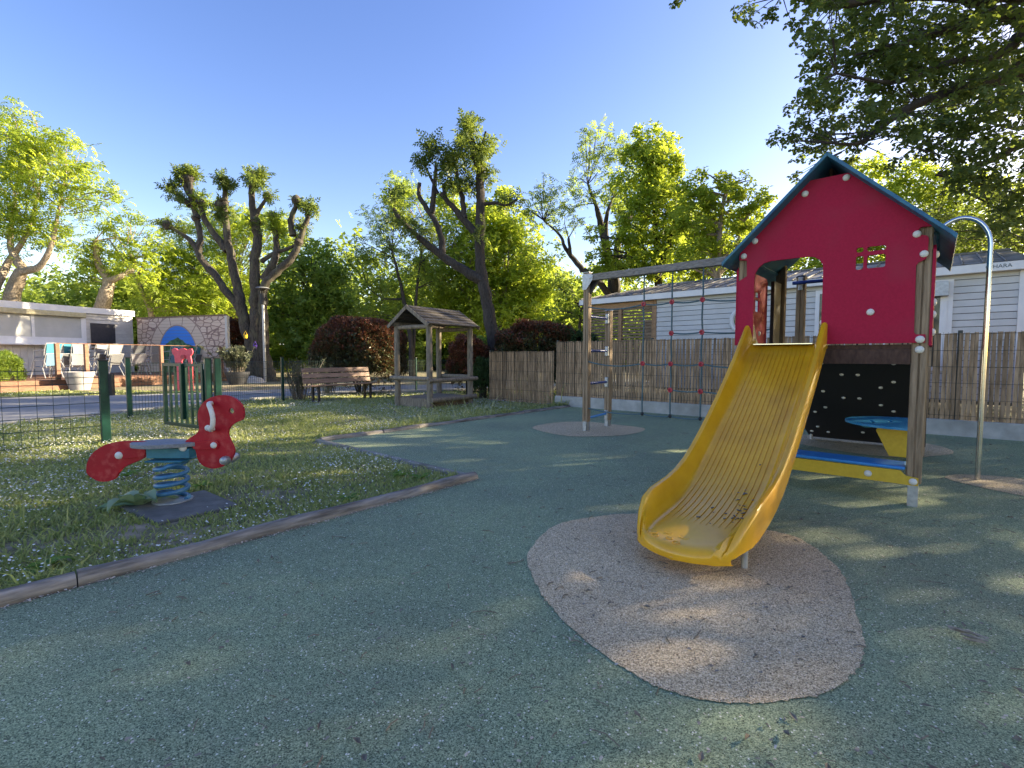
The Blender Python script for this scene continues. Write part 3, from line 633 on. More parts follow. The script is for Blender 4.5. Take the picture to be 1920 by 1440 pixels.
MB().ubox(HU - .10, HU + .03, V0 - .06, VT - .02, 2.50, 2.52).build('soffit', M['cream'], home)
MB().ubox(HU - .03, HU + .03, V0 - .07, V0 + .03, .35, 2.498).build('corner_trim', M['trim'], home)
MB().ubox(HU - .02, HU + .03, V1, V1 + .07, .35, 2.498).build('corner_trim', M['terrace'], home)
EZ, RZ, RUU = 2.64, 3.13, 13.0
rf = MB()
ev0, ev1, rv0, rv1 = V0 - .12, VT, V0 - .0, 5.95
A_, B_, C_, D_ = P(HU - .17, ev0, EZ), P(HU - .17, ev1, EZ), P(RUU, rv1, RZ), P(RUU, rv0, RZ)
E_, F_ = P(15.1, ev0, EZ), P(15.1, ev1, EZ)
rf.add([A_, B_, C_, D_, E_, F_], [(0, 1, 2, 3), (3, 2, 5, 4), (0, 3, 4), (1, 5, 2), (0, 4, 5, 1)])
roof_ = rf.build('roof', M['sheet'], home)
for i in range(34):
    t = i / 33; vv = ev0 + .08 + (ev1 - ev0 - .16) * t
    top = 1.0
    if vv > rv1: top = max(.05, (ev1 - vv) / (ev1 - rv1))
    if vv < rv0: top = .3
    a = P(HU - .18, vv, EZ + .012); b = P(HU - .17 + (RUU - HU + .17) * top, vv, EZ + (RZ - EZ) * top + .012)
    MB().tube([a, b], .014, 4).build('roof_rib', M['sheet'], roof_)
ridge = MB().tube([P(RUU, rv0, RZ + .01), P(RUU, rv1, RZ + .01)], .035, 6).build('ridge_cap', M['sheet'], roof_)
# timber terrace with its slatted screen under the same eave
def pz(px, py, u): return onu(px, py, u)
MB().ubox(HU - .02, HU + .06, V1 + .08, VT - .1, 2.36, 2.49).build('terrace_beam', M['terrace'], home)
for vv in (5.12, 6.02, 7.0): MB().ubox(HU - .01, HU + .08, vv - .045, vv + .045, .3, 2.358).build('terrace_post', M['terrace'], home)
for i in range(17):
    z = 1.05 + i * .078
    for a, b in ((5.17, 5.97), (6.07, 6.95)): MB().ubox(HU + .01, HU + .03, a, b, z, z + .052).build('lattice_slat', M['lattice'], home)
MB().ubox(14.7, 14.75, V1, VT, .35, 2.3).build('terrace_wall', M['lattice'], home)
# round window, door, window with its shutter box
c = on(1396, 600, U, HU - .01); ringp = lambda r, k=28: [c + V * r * math.cos(2 * math.pi * i / k) + Z * r * math.sin(2 * math.pi * i / k) for i in range(k + 1)]
rw = MB().tube(ringp(.26), .05, 8, caps=False).build('round_window', M['trim'], home, smooth=True)
MB().cyl(c + U * .005, c + U * .012, .24, n=28).build('pane', M['glass'], rw)
def window(v0, v1, z0, z1, nm='window'):
    w = MB()
    for a, b, e, f in ((v0, v0 + .07, z0, z1), (v1 - .07, v1, z0, z1), (v0 + .07, v1 - .07, z0, z0 + .07), (v0 + .07, v1 - .07, z1 - .07, z1)): w.ubox(HU - .035, HU + .02, a, b, e, f)
    o = w.build(nm, M['trim'], home)
    MB().ubox(HU - .012, HU + .01, v0 + .07, v1 - .07, z0 + .07, z1 - .07).build('pane', M['glass'], o); return o
dw = window(.85, 1.78, .45, 2.42, 'glazed_door')
MB().ubox(HU - .03, HU, 1.28, 1.34, .52, 2.35).build('stile', M['trim'], dw)
w2 = window(-.2, .75, .9, 2.44)
MB().ubox(HU - .17, HU - .036, -.14, .7, 2.16, 2.40).build('shutter_box', M['galv'], w2, bev=.006)
MB().ubox(HU - .05, HU - .036, -.13, -.04, .97, 2.158).build('shutter_rail', M['trim'], w2)
# the name on the fascia
fc = bpy.data.curves.new('fascia_lettering', 'FONT'); fc.body = "O'HARA"; fc.size = .082; fc.extrude = .002; fc.align_x = 'RIGHT'
fo = bpy.data.objects.new('fascia_font', fc); COL.objects.link(fo); bpy.context.view_layer.update()
fm = bpy.data.meshes.new_from_object(fo.evaluated_get(bpy.context.evaluated_depsgraph_get())); bpy.data.objects.remove(fo)
fo = bpy.data.objects.new('fascia_lettering', fm); COL.objects.link(fo); fo.parent = home
fm.materials.clear(); fm.materials.append(surf('sign_ink', (.07, .10, .12), (.09, .12, .14), 5))
q = on(1898, 503, U, HU - .163)
fo.matrix_parent_inverse = Matrix(); rot = Matrix((-V, Z, -U)).transposed().to_4x4(); fo.matrix_local = Matrix.Translation(P(HU - .163, q.dot(V), 2.545) - Vector(home['o'])) @ rot

# ================================================================ SERVICE BUILDING, TERRACE, MURAL (their own axes)
BA = Vector((.33, .944, 0)).normalized(); BB = Vector((BA.y, -BA.x, 0))          # along the front, and out of it
def Q(a, b, z=0.0): return BA * a + BB * b + Z * z
def fb(px, py, b=-26.3): q = on(px, py, BB, b); return q.dot(BA), q.z
def bbox(mb, a0, a1, b0, b1, z0, z1): return mb.box(Q((a0 + a1) / 2, (b0 + b1) / 2, (z0 + z1) / 2), (abs(a1 - a0), abs(b1 - b0), abs(z1 - z0)), (BA, BB, Z))
DZ = .35; FB = -26.3; AE = fb(247.8, 583)[0]; AT = 2.0
HT = fb(247.8, 583.3)[1]; HF = fb(247.8, 593.5)[1]
bar = thing('snack_bar', 'low cream clapboard snack bar with closed grey shutters behind the terrace', 'building', Q(AE - 6, FB - 3, 0))
bbox(MB(), AT, AE, FB - 5, FB - .03, 0, HT - .05).build('wall', M['cream'], bar)
bbox(MB(), AT - .2, AE + .05, FB - 5.1, FB + .10, HF, HT).build('fascia', M['trim'], bar)
af = fb(158, 600)[0]
zs = fb(140, 640)[1]
for i in range(14):                             # clapboards right of the shutters
    z1 = HF - i * .155; z0 = max(z1 - .155, DZ)
    if z1 <= DZ + .01: break
    mb = MB(); a = [Q(af + .06, FB + .012, z0 + .02), Q(af + .06, FB + .004, z1), Q(af + .06, FB - .025, z1), Q(af + .06, FB - .025, z0 + .02)]; b = [q + BA * (AE - af - .07) for q in a]
    mb.add(a + b, [(0, 1, 5, 4), (1, 2, 6, 5), (0, 4, 7, 3), (0, 3, 2, 1), (4, 5, 6, 7)]); mb.build('clapboard', M['cream'], bar)
ztop = fb(120, 586)[1]; zb = fb(120, 633)[1]; zaw = fb(120, 594)[1]
bbox(MB(), AT, af - .02, FB, FB + .22, zaw, HF - .01).build('awning_box', M['awning'], bar, bev=.03)
am = fb(60, 600)[0]; ar = fb(151, 600)[0]; al = am - (ar - am) * 1.0
for a0, a1 in ((al - 3, al - .06), (al, am - .05), (am + .05, ar - .02)):
    bbox(MB(), a0, a1, FB + .005, FB + .03, zb, zaw - .01).build('shutter', M['shutter'], bar)
wf = MB(); 
for a0, a1 in ((am - .05, am + .05), (al - .06, al), (ar - .02, af + .03)): bbox(wf, a0, a1, FB, FB + .06, zb, zaw - .01)
bbox(wf, AT, af + .03, FB, FB + .06, zb - .30, zb); wf.build('window_frame', M['trim'], bar)
bbox(MB(), AT, af + .03, FB, FB + .35, zb - .36, zb - .302).build('counter', M['trim'], bar, bev=.01)
na = int((af - AT) / .24)
for i in range(na):
    bbox(MB(), AT + i * .24 + .004, AT + i * .24 + .236, FB, FB + .018, DZ, zb - .362).build('vertical_board', M['cream'], bar)
b0 = fb(168.6, 605); b1 = fb(216, 645)
board = bbox(MB(), b0[0], b1[0], FB + .02, FB + .05, b1[1] - .1, b0[1] - .02).build('blackboard', M['slate']); board['o'] = (0, 0, 0)
tag(board, 'large blank blackboard on the cream wall beside the shutters', 'blackboard')
bbox(MB(), b0[0], b1[0], FB + .02, FB + .09, b1[1] - .26, b1[1] - .2).build('chalk_ledge', M['deckwood'], board)
# mural wall: boards with a painted stone wall and a window onto a mountain
MA = AE + .12; MB0 = FB + .12; q = on(422, 592, BA, MA); MB1 = q.dot(BB); MZ = q.z
def mural_mat():
    m, n, l, b = nodes('painted_mural'); b.inputs['Roughness'].default_value = .65
    geo = n.new('ShaderNodeNewGeometry')
    def math_(op, a, c=None, d=None):
        x = n.new('ShaderNodeMath'); x.operation = op
        for i, k in enumerate((a, c, d)):
            if k is None: continue
            if isinstance(k, (int, float)): x.inputs[i].default_value = k
            else: l.new(k, x.inputs[i])
        return x.outputs[0]
    dt = n.new('ShaderNodeVectorMath'); dt.operation = 'DOT_PRODUCT'; dt.inputs[1].default_value = BB; l.new(geo.outputs['Position'], dt.inputs[0])
    sp = n.new('ShaderNodeSeparateXYZ'); l.new(geo.outputs['Position'], sp.inputs[0])
    s = math_('SUBTRACT', dt.outputs['Value'], MB0); z = sp.outputs['Z']
    cc = n.new('ShaderNodeCombineXYZ'); l.new(s, cc.inputs[0]); l.new(z, cc.inputs[1])
    sc = n.new('ShaderNodeVectorMath'); sc.operation = 'MULTIPLY'; sc.inputs[1].default_value = (2.3, 4.2, 1); l.new(cc.outputs[0], sc.inputs[0])
    vo = n.new('ShaderNodeTexVoronoi'); vo.feature = 'DISTANCE_TO_EDGE'; vo.inputs['Scale'].default_value = 1; vo.inputs['Randomness'].default_value = .85; l.new(sc.outputs[0], vo.inputs['Vector'])
    vc = n.new('ShaderNodeTexVoronoi'); vc.inputs['Scale'].default_value = 1; vc.inputs['Randomness'].default_value = .85; l.new(sc.outputs[0], vc.inputs['Vector'])
    def mix(f, a, c):
        x = n.new('ShaderNodeMix'); x.data_type = 'RGBA'
        if isinstance(f, float): x.inputs['Factor'].default_value = f
        else: l.new(f, x.inputs['Factor'])
        for k, nm in ((a, 'A'), (c, 'B')):
            if isinstance(k, tuple): x.inputs[nm].default_value = c4(k)
            else: l.new(k, x.inputs[nm])
        return x.outputs['Result']
    sv = n.new('ShaderNodeSeparateColor'); l.new(vc.outputs['Color'], sv.inputs[0])
    stone = mix(sv.outputs['Red'], (.55, .42, .34), (.66, .53, .44))
    stone = mix(math_('LESS_THAN', vo.outputs['Distance'], .07), stone, (.26, .17, .15))
    W = MB1 - MB0; s0 = W * .47
    ds = math_('SUBTRACT', s, s0)
    def ell(cz, rx, rz): 
        a = math_('POWER', math_('DIVIDE', math_('ABSOLUTE', ds), rx), 2.0); d = math_('POWER', math_('DIVIDE', math_('ABSOLUTE', math_('SUBTRACT', z, cz)), rz), 2.0)
        return math_('ADD', a, d)
    cz = MZ - 2.05
    arch = ell(cz, W * .335, 2.2); inn = ell(cz, W * .22, 1.64)
    ang = math_('ARCTAN2', math_('SUBTRACT', z, cz), ds)
    fr = math_('FRACT', math_('MULTIPLY', ang, 7 / math.pi)); jl = math_('LESS_THAN', fr, .06)
    ring = mix(jl, (.60, .49, .40), (.30, .21, .18))
    col = mix(math_('LESS_THAN', arch, 1.0), stone, ring)
    edge = math_('MULTIPLY', math_('LESS_THAN', math_('ABSOLUTE', math_('SUBTRACT', arch, 1.0)), .03), 1.0); col = mix(edge, col, (.30, .21, .18))
    nz = n.new('ShaderNodeTexNoise'); nz.inputs['Scale'].default_value = 1.6; nz.inputs['Detail'].default_value = 6; l.new(cc.outputs[0], nz.inputs['Vector'])
    mh = math_('ADD', math_('MULTIPLY', math_('ABSOLUTE', ds), -.42), math_('MULTIPLY_ADD', nz.outputs['Fac'], .5, cz + .84))
    r2 = n.new('ShaderNodeValToRGB'); r2.color_ramp.elements[0].color = (.015, .08, .03, 1); r2.color_ramp.elements[1].color = (.12, .25, .12, 1); r2.color_ramp.elements[0].position = .4; r2.color_ramp.elements[1].position = .62
    n2 = n.new('ShaderNodeTexNoise'); n2.inputs['Scale'].default_value = 4; n2.inputs['Detail'].default_value = 6; l.new(cc.outputs[0], n2.inputs['Vector']); l.new(n2.outputs['Fac'], r2.inputs['Fac'])
    view = mix(math_('LESS_THAN', z, mh), (.04, .22, .72), r2.outputs['Color'])
    col = mix(math_('LESS_THAN', inn, 1.08), col, (.34, .25, .2)); col = mix(math_('LESS_THAN', inn, 1.0), col, view)
    l.new(col, b.inputs['Base Color']); return m
mural = thing('mural_wall', 'boarded wall painted with stones and an arch opening onto a green mountain', 'mural', Q(MA, (MB0 + MB1) / 2, 0))
mm = mural_mat(); npk = 17; ph = (MZ - DZ) / npk
for i in range(npk): bbox(MB(), MA, MA + .03, MB0, MB1, DZ + i * ph + .011, DZ + (i + 1) * ph).build('plank', mm, mural)
bbox(MB(), MA + .031, MA + .08, MB0, MB1, 0, MZ - .01).build('backing', M['lattice'], mural)
bbox(MB(), MA - .03, MA + .1, MB0 - .04, MB1 + .06, MZ + .003, MZ + .07).build('top_rail', M['lattice'], mural)
bbox(MB(), MA - .03, MA + .1, MB1 + .003, MB1 + .14, 0, MZ).build('end_post', M['cream'], mural)
# terrace deck with posts and rail
DF = -19.95; DA0 = 4.0; DA1 = MA - .05
deck = thing('terrace_deck', 'raised wooden terrace of the snack bar with brown posts and a thin rail', 'deck', Q(12, -23, 0))
nb = 16; wdt = (DF - FB - .03) / nb
for i in range(nb): bbox(MB(), DA0, DA1, FB + .02 + i * wdt, FB + .02 + (i + 1) * wdt - .012, DZ - .04, DZ).build('deck_board', M['deckwood'], deck)
for i, (z0, z1) in enumerate(((.01, .16), (.17, .345))): bbox(MB(), DA0, DA1, DF + .002, DF + .035, z0, z1).build('fascia_board', M['deckwood'], deck)
sa = on(128, 732, BB, DF + .3).dot(BA)
bbox(MB(), DA0, sa, DF + .04, DF + .40, .0, .175).build('step', M['deckwood'], deck)
pas = [on(x, 700, BB, DF - .06).dot(BA) for x in (109, 163.5, 304, 416)]
for a in pas + [pas[0] - 2.4]: bbox(MB(), a - .055, a + .055, DF - .12, DF - .01, DZ, 1.58).build('rail_post', M['deckwood'], deck)
MB().tube([Q(pas[0], DF - .06, 1.595), Q(pas[3], DF - .06, 1.595)], .014, 6).build('hand_rail', M['deckwood'], deck)

# chairs put up for the night
def make_chair():
    t = thing('armchair', 'x x x x', 'chair', (0, 0, 0))
    fr = M['chairframe']
    MB().grid([[Vector((x * (1 if y < .4 else .9), y - .24, .43 + .03 * (x / .24) ** 2 * 0 - .02 * math.sin(y / .48 * math.pi))) for x in (-.24, -.12, 0, .12, .24)] for y in (0, .12, .24, .36, .48)]).build('seat', M['chairgrey'], t, smooth=True)
    MB().grid([[Vector((x * (1 + .3 * k / 4), .25 + .16 * k / 4 + .03 * (x / .24) ** 2, .46 + .42 * k / 4)) for x in (-.2, -.1, 0, .1, .2)] for k in range(5)]).build('backrest', M['chairgrey'], t, smooth=True)
    for s in (-1, 1):
        MB().tube([(s * .30, -.34, 0), (s * .27, -.2, .40), (s * .27, -.16, .64)], .014, 6).build('leg', fr, t)
        MB().tube([(s * .30, .36, 0), (s * .26, .18, .40)], .014, 6).build('leg', fr, t)
        MB().tube([(s * .27, -.16, .645), (s * .275, .1, .655), (s * .27, .31, .66)], .018, 6).build('armrest', fr, t)
        MB().tube([(s * .25, .22, .42), (s * .27, .31, .66), (s * .28, .42, .89)], .014, 6).build('back_rail', fr, t)
    MB().tube([(-.26, -.2, .40), (.26, -.2, .40)], .012, 6).build('cross_rail', fr, t)
    MB().tube([(-.28, .42, .89), (0, .44, .905), (.28, .42, .89)], .014, 6).build('top_rail', fr, t)
    for ch in t.children:                       # plain local coordinates
        pass
    return t
proto = make_chair(); first = [True]
def set_fabric(t, m):
    for ch in t.children:
        if ch.name.startswith(('seat', 'backrest')):
            for sl in ch.material_slots: sl.link = 'OBJECT'; sl.material = m
def chair(px, py, b, label, fab, z, tilt=0.0, yaw=0.0):
    q = on(px, py, BB, b)
    t = proto if first[0] else copy_tree(proto); first[0] = False
    t.location = Q(q.dot(BA), b, z); t['label'] = label; t['group'] = 'chairs stacked up on the terrace'
    t.rotation_euler = (tilt, 0, math.atan2(BA.y, BA.x) + math.pi + R(yaw)); set_fabric(t, fab); return t
LOB = -22.2
cl = [(88, 'teal', 'blue', 'leftmost on the terrace', 8), (124, 'teal', 'dark', 'just right of the leftmost terrace post', 0), (143, 'grey', 'grey', 'behind the grey planter', -10), (176, 'grey', 'dark', 'below the blackboard', 20), (205, 'grey', 'dark', 'behind the green gate post', 12),
      (255, 'dark', 'grey', 'before the corner of the snack bar', -15), (282, 'grey', 'grey', 'in front of the stone painting', 10), (322, 'blue', 'blue', 'seen left of the pink board', -5), (366, 'teal', 'dark', 'seen right of the pink board', 5), (386, 'dark', 'teal', 'nearest the right end of the mural', 25)]
FAB = {'teal': M['chairteal'], 'blue': M['chairblue'], 'grey': M['chairgrey'], 'dark': M['chairdark']}
CN = {'teal': 'teal', 'blue': 'blue', 'grey': 'pale grey', 'dark': 'dark grey'}
for px, up, lo, where, yw in cl:
    b = LOB + random.uniform(-.5, .3)
    chair(px, 700, b, '%s lower armchair of the stack %s' % (CN[lo], where), FAB[lo], DZ, 0, yw)
    chair(px + 2, 700, b + .02, '%s upper armchair of the stack %s' % (CN[up], where), FAB[up], DZ + .36, .06, yw + random.uniform(-6, 6))
# planters
def pot(name, label, c, r0, r1, h, m, sides=20):
    t = thing(name, label, 'planter', c)
    c = Vector(c); pr_ = [(r0, 0), (r1 * .97, h * .78), (r1 * 1.0, h * .79), (r1 * 1.04, h), (r1 * .93, h), (r1 * .9, h * .9), (.01, h * .88)]
    MB().grid([[c + Vector((math.cos(2 * math.pi * k / sides) * r, math.sin(2 * math.pi * k / sides) * r, z)) for k in range(sides)] for r, z in pr_], True).build('tub', m, t, smooth=sides > 8)
    return t
gp = gnd(150, 731); pot('planter', 'large empty grey plastic planter in front of the terrace step', (gp.x, gp.y, 0), .27, .40, .62, M['potgrey'])
op = gnd(446, 721); OL = pot('planter', 'black planter holding a bushy olive by the mural end', (op.x, op.y, 0), .30, .44, .52, M['potblack'])
# pink cut-out board on the lawn by the terrace
pk = gnd(342, 733); py0 = pk.y
def pp2(x, y): q = dep(230 + x / 8, 580 + y / 8, py0); return (q.x, max(q.z, .0))
pl = [(775, 1240), (770, 1120), (800, 1105), (800, 850), (778, 700), (742, 650), (738, 600), (775, 580), (812, 590), (835, 618), (870, 588), (920, 582), (955, 600), (972, 615), (1000, 588), (1040, 590), (1056, 630), (1050, 670), (1025, 700), (1050, 850), (1055, 1080), (1065, 1200), (1060, 1245), (1005, 1245), (995, 1000), (985, 850), (985, 770), (970, 742), (930, 735), (900, 760), (880, 850), (885, 1000), (880, 1245)]
o = MB().prism([pp2(*q) for q in pl], (0, py0 + .02, 0), Vector((1, 0, 0)), Z, .04).build('cutout_board', M['pink'], loc=(pk.x, py0, 0), bev=.005)
tag(o, 'pink animal shaped cut-out board with round ears beyond the green gate', 'play board')
q = pp2(900, 700); MB().cyl((q[0] + .03, py0 - .06, q[1] - .03), (q[0] + .03, py0 - .021, q[1] - .03), .07, n=16).build('nose', M['clampred'], o)

# ================================================================ GREEN MESH FENCE AND GATE
def mesh_panel(parent, a, b, z0, z1, nv, zs):
    mb = MB(); a = Vector(a); b = Vector(b)
    for i in range(nv + 1):
        q = a + (b - a) * (i / nv); mb.tube([q + Z * z0, q + Z * z1], .0036, 4)
    nrm = Vector(((b - a).y, -(b - a).x, 0)).normalized()
    for z in zs: mb.tube([a + Z * z + nrm * .004, b + Z * z + nrm * .004], .004, 4)
    return kind(mb.build('wire_panel', M['wire'], parent), 'stuff')
def gpost(parent, x, y, h, w=.06, n='fence_post'):
    o = MB().box((x, y, h / 2), (w, w, h), (U, V, Z)).build(n, M['green'], parent, bev=.008)
    MB().box((x, y, h + .008), (w + .012, w + .012, .016), (U, V, Z)).build('post_cap', M['dark'], o); return o
g1 = gnd(200, 833); f1 = thing('mesh_fence', 'green wire mesh fence with a square green post left of the spring rider', 'fence', (g1.x, g1.y, 0))
gpost(f1, g1.x, g1.y, 1.09, .095)
e1 = Vector((g1.x, g1.y, 0)) - U * .05
mesh_panel(f1, e1, e1 - U * 2.9, .05, 1.0, 20, (.06, .25, .40, .55, .67, .80, .88, .97))
gpost(f1, (e1 - U * 2.95).x, (e1 - U * 2.95).y, 1.09)
MB().box((g1.x + .085, g1.y + .02, .78), (.05, .05, .28)).build('latch_plate', M['dark'], f1, bev=.006)
g2 = gnd(244, 785); g3 = gnd(531, 753); f2 = thing('mesh_fence', 'green wire mesh fence along the road between the gate and the bench', 'fence', (g2.x, g2.y, 0))
gpost(f2, g2.x, g2.y, 1.12, .075); gpost(f2, g3.x, g3.y, 1.12, .06)
mid = (Vector(g2) + Vector(g3)) / 2; gpost(f2, mid.x, mid.y, 1.08, .05)
mesh_panel(f2, (g2.x, g2.y, 0), (g3.x, g3.y, 0), .05, 1.03, 64, (.06, .26, .46, .66, .85, 1.02))
g4 = Vector((-3.2, 16.0, 0)); mesh_panel(f2, (g3.x, g3.y, 0), g4, .05, 1.03, 70, (.06, .26, .46, .66, .85, 1.02)); gpost(f2, g4.x, g4.y, 1.1, .05)
g5 = Vector((-.7, 14.6, 0)); mesh_panel(f2, g4, g5, .05, 1.03, 50, (.06, .26, .46, .66, .85, 1.02)); gpost(f2, g5.x, g5.y, 1.1, .05)
hx, hy = dep(392, 760, 7.0).x, 7.0
gate = thing('garden_gate', 'dark green metal gate with upright bars behind the red spring rider', 'gate', (hx, hy, 0))
gpost(gate, hx, hy, 1.12, .085, 'hinge_post'); gpost(gate, hx + .10, hy + .06, 1.12, .085, 'hinge_post')
ge = dep(311, 800, 7.55); ga = Vector((hx - .06, hy, 0)); gb = Vector((ge.x, 7.55, 0)); gd = (gb - ga).normalized(); gl = (gb - ga).length; gn = Vector((gd.y, -gd.x, 0))
fr = MB()
for z in (1.02, .10): fr.box(ga + gd * gl / 2 + Z * z, (gl - .002, .045, .045), (gd, gn, Z))
for s in (.022, gl - .022): fr.box(ga + gd * s + Z * .56, (.045, .047, .96), (gd, gn, Z))
fr.build('gate_frame', M['green'], gate)
for i in range(6):
    MB().box(ga + gd * (.045 + (gl - .09) * (i + 1) / 7) + Z * .56, (.028, .028, .87), (gd, gn, Z)).build('gate_bar', M['green'], gate)
MB().box(ga + gd * (gl * .48) - gn * .03 + Z * .62, (.06, .05, .85), (gd, gn, Z)).build('drop_bolt', M['green'], gate, bev=.006)
for z in (1.0, .16): MB().cyl((hx - .05, hy, z - .04), (hx - .05, hy, z + .04), .016).build('hinge', M['galv'], gate)

# ================================================================ BENCH, WOODEN SHELTER, LAMP
bl = Vector((-4.82, 11.5, 0)); bd = Vector((.60, .80, 0)).normalized(); bn = Vector((bd.y, -bd.x, 0)); BL = 1.95
bench = thing('park_bench', 'slatted brown park bench with dark metal legs before the red bush', 'bench', bl + bd * BL / 2)
for i in range(3): MB().box(bl + bd * BL / 2 - bn * (.06 + .12 * i - .02) + Z * (.435 - .012 * i), (BL, .105, .034), (bd, bn, Z)).build('seat_slat', M['benchwood'], bench, bev=.006)
for i in range(3):
    tl = R(14); up = (Z * math.cos(tl) - bn * math.sin(tl)); MB().box(bl + bd * BL / 2 - bn * (.36 + .035 * i) + Z * (.53 + .135 * i), (BL, .03, .112), (bd, bn, up)).build('back_slat', M['benchwood'], bench, bev=.006)
for s in (.22, BL - .22):
    c = bl + bd * s
    mb = MB(); mb.box(c - bn * .04 + Z * .2, (.05, .05, .40), (bd, bn, Z)); mb.box(c - bn * .30 + Z * .2, (.05, .05, .40), (bd, bn, Z)); mb.box(c - bn * .17 + Z * .405, (.05, .34, .03), (bd, bn, Z))
    mb.tube([c - bn * .33 + Z * .40, c - bn * .42 + Z * .66, c - bn * .48 + Z * .86], .02, 6); mb.build('leg', M['dark'], bench)
pn = Vector((-1.79, 10.42, 0)); p1 = Vector((-.81, .588, 0)); p2 = Vector((.588, .81, 0)); S1, S2 = 1.04, 1.34
cors = [pn, pn + p1 * S1, pn + p2 * S2, pn + p1 * S1 + p2 * S2]; pc = (cors[0] + cors[3]) / 2
pav = thing('wooden_shelter', 'small open wooden play shelter with log posts and plank roof', 'play shelter', pc)
for k, q in enumerate(cors): MB().tube([q + Z * .0, q + Z * .6, q + Z * 1.3, q + Z * 1.9], [.07, .068, .067, .065], 12, jit=.03).build('log_post', M['pavilion'], pav, smooth=True, loc=q)
dn_ = 9
for i in range(dn_):
    w = S1 / dn_; MB().box(pn + p1 * (w * (i + .5)) + p2 * S2 / 2 + Z * .205, (w - .01, S2 - .02, .03), (p1, p2, Z)).build('floor_plank', M['pavilion'], pav)
MB().box(pn + p1 * S1 / 2 + p2 * .03 + Z * .10, (S1, .05, .19), (p1, p2, Z)).build('floor_side', M['pavilion'], pav)
MB().box(pn + p1 * .03 + p2 * S2 / 2 + Z * .075, (.05, S2 - .1, .14), (p1, p2, Z)).build('floor_side', M['lattice'], pav)
def log_(a, b, r, n='log_rail'): MB().tube([a + (b - a) * (i / 4) for i in range(5)], r, 10, jit=.03).build(n, M['pavilion'], pav, smooth=True)
log_(pn + p2 * -.02 - p1 * .06 + Z * .19, pn + p2 * (S2 + .12) - p1 * .06 + Z * .19, .06)
log_(pn - p1 * .08 - p2 * .07 + Z * .66, pn + p1 * (S1 + .14) - p2 * .07 + Z * .66, .05)
log_(pn - p1 * .07 - p2 * .1 + Z * .62, pn + p2 * (S2 + .16) - p1 * .07 + Z * .62, .05)
log_(cors[2] + Z * .66 + p2 * .07, cors[3] + Z * .66 + p2 * .07, .05); 
for e in (-.0, S2): log_(pn + p2 * e + Z * 1.80 - p1 * .02, pn + p1 * (S1 + .02) + p2 * e + Z * 1.80, .05, 'tie_beam')
for e in (0., S1): log_(pn + p1 * e - p2 * .12 + Z * 1.88, pn + p1 * e + p2 * (S2 + .12) + Z * 1.88, .05, 'wall_plate')
RZ_ = 2.26; o2 = .16
for sgn, e in ((-1, -.15), (1, S1 + .12)):
    ap = pn + p1 * S1 / 2 + Z * RZ_; ee = pn + p1 * e + Z * 1.83; dd = (ee - ap); ln_ = dd.length; dd.normalize(); nn = dd.cross(p2).normalized()
    if nn.z < 0: nn = -nn
    for i in range(6):
        c = ap + dd * (ln_ * (i + .5) / 6) + p2 * S2 / 2 + nn * (.012 + .004 * (i % 2)); MB().box(c, (ln_ / 6 * 1.08, S2 + 2 * o2, .02), ((dd + nn * .15).normalized(), p2, nn)).build('roof_plank', M['plank'], pav)
    for q2 in (-o2 - .012, S2 + o2 + .012): MB().box(ap + dd * ln_ / 2 + p2 * q2 - nn * .02, (ln_ + .02, .022, .075), (dd, p2, nn)).build('barge_board', M['pavilion'], pav)
lq = gnd(497, 707); lq = Vector((dep(497, 700, 21.6).x, 21.6, 0))
lamp = thing('street_lamp', 'slim grey lamp post with a flat disc top beside the pollarded tree', 'lamp', lq)
zt = dep(497, 541, 21.6).z
MB().cyl(lq, lq + Z * (zt - .7), .065, .055).build('pole', M['galv'], lamp, smooth=True); MB().cyl(lq + Z * (zt - .7), lq + Z * (zt - .22), .13, n=14).build('lantern', M['dark'], lamp)
for k in range(3): a = 2.1 * k; MB().cyl(lq + Vector((math.cos(a) * .1, math.sin(a) * .1, zt - .24)), lq + Vector((math.cos(a) * .1, math.sin(a) * .1, zt)), .012, n=5).build('strut', M['dark'], lamp)
MB().cyl(lq + Z * zt, lq + Z * (zt + .05), .30, .24, n=20).build('disc', M['galv'], lamp)

# ================================================================ FOLIAGE
def np_mesh(name, verts, faces_n, loops, mat, parent=None, org=(0, 0, 0), tint=None):
    me = bpy.data.meshes.new(name); nv = len(verts); nf = len(faces_n)
    me.vertices.add(nv); me.vertices.foreach_set('co', (verts - np.array(org, dtype=np.float32)).astype(np.float32).ravel())
    me.loops.add(len(loops)); me.loops.foreach_set('vertex_index', loops.astype(np.int32))
    me.polygons.add(nf); st = np.concatenate(([0], np.cumsum(faces_n)[:-1])).astype(np.int32)
    me.polygons.foreach_set('loop_start', st); me.polygons.foreach_set('loop_total', faces_n.astype(np.int32))
    if tint is not None:
        at = me.attributes.new('tint', 'FLOAT', 'POINT'); at.data.foreach_set('value', tint.astype(np.float32))
    me.update(calc_edges=True); me.materials.append(mat)
    o = bpy.data.objects.new(name, me); COL.objects.link(o); o['o'] = tuple(org)
    if parent is not None: o.parent = parent; o.location = Vector(org) - Vector(parent['o'])
    else: o.location = org
    return o
def template(leaflets):                         # leaflets: (base, direction, length, width, droop) -> folded rhombs
    vs, fs = [], []
    for b, d, L, w, dr in leaflets:
        b = np.array(b, float); d = np.array(d, float); d /= np.linalg.norm(d); s = np.cross(d, (0, 0, 1)); s /= np.linalg.norm(s); k = len(vs)
        mid = b + d * L * .48; tip = b + d * L + np.array((0, 0, -dr * L))
        vs += [b, mid + s * w / 2 + (0, 0, .12 * w), tip, mid - s * w / 2 + (0, 0, .12 * w)]; fs.append((k, k + 1, k + 2, k + 3))
    return np.array(vs), fs
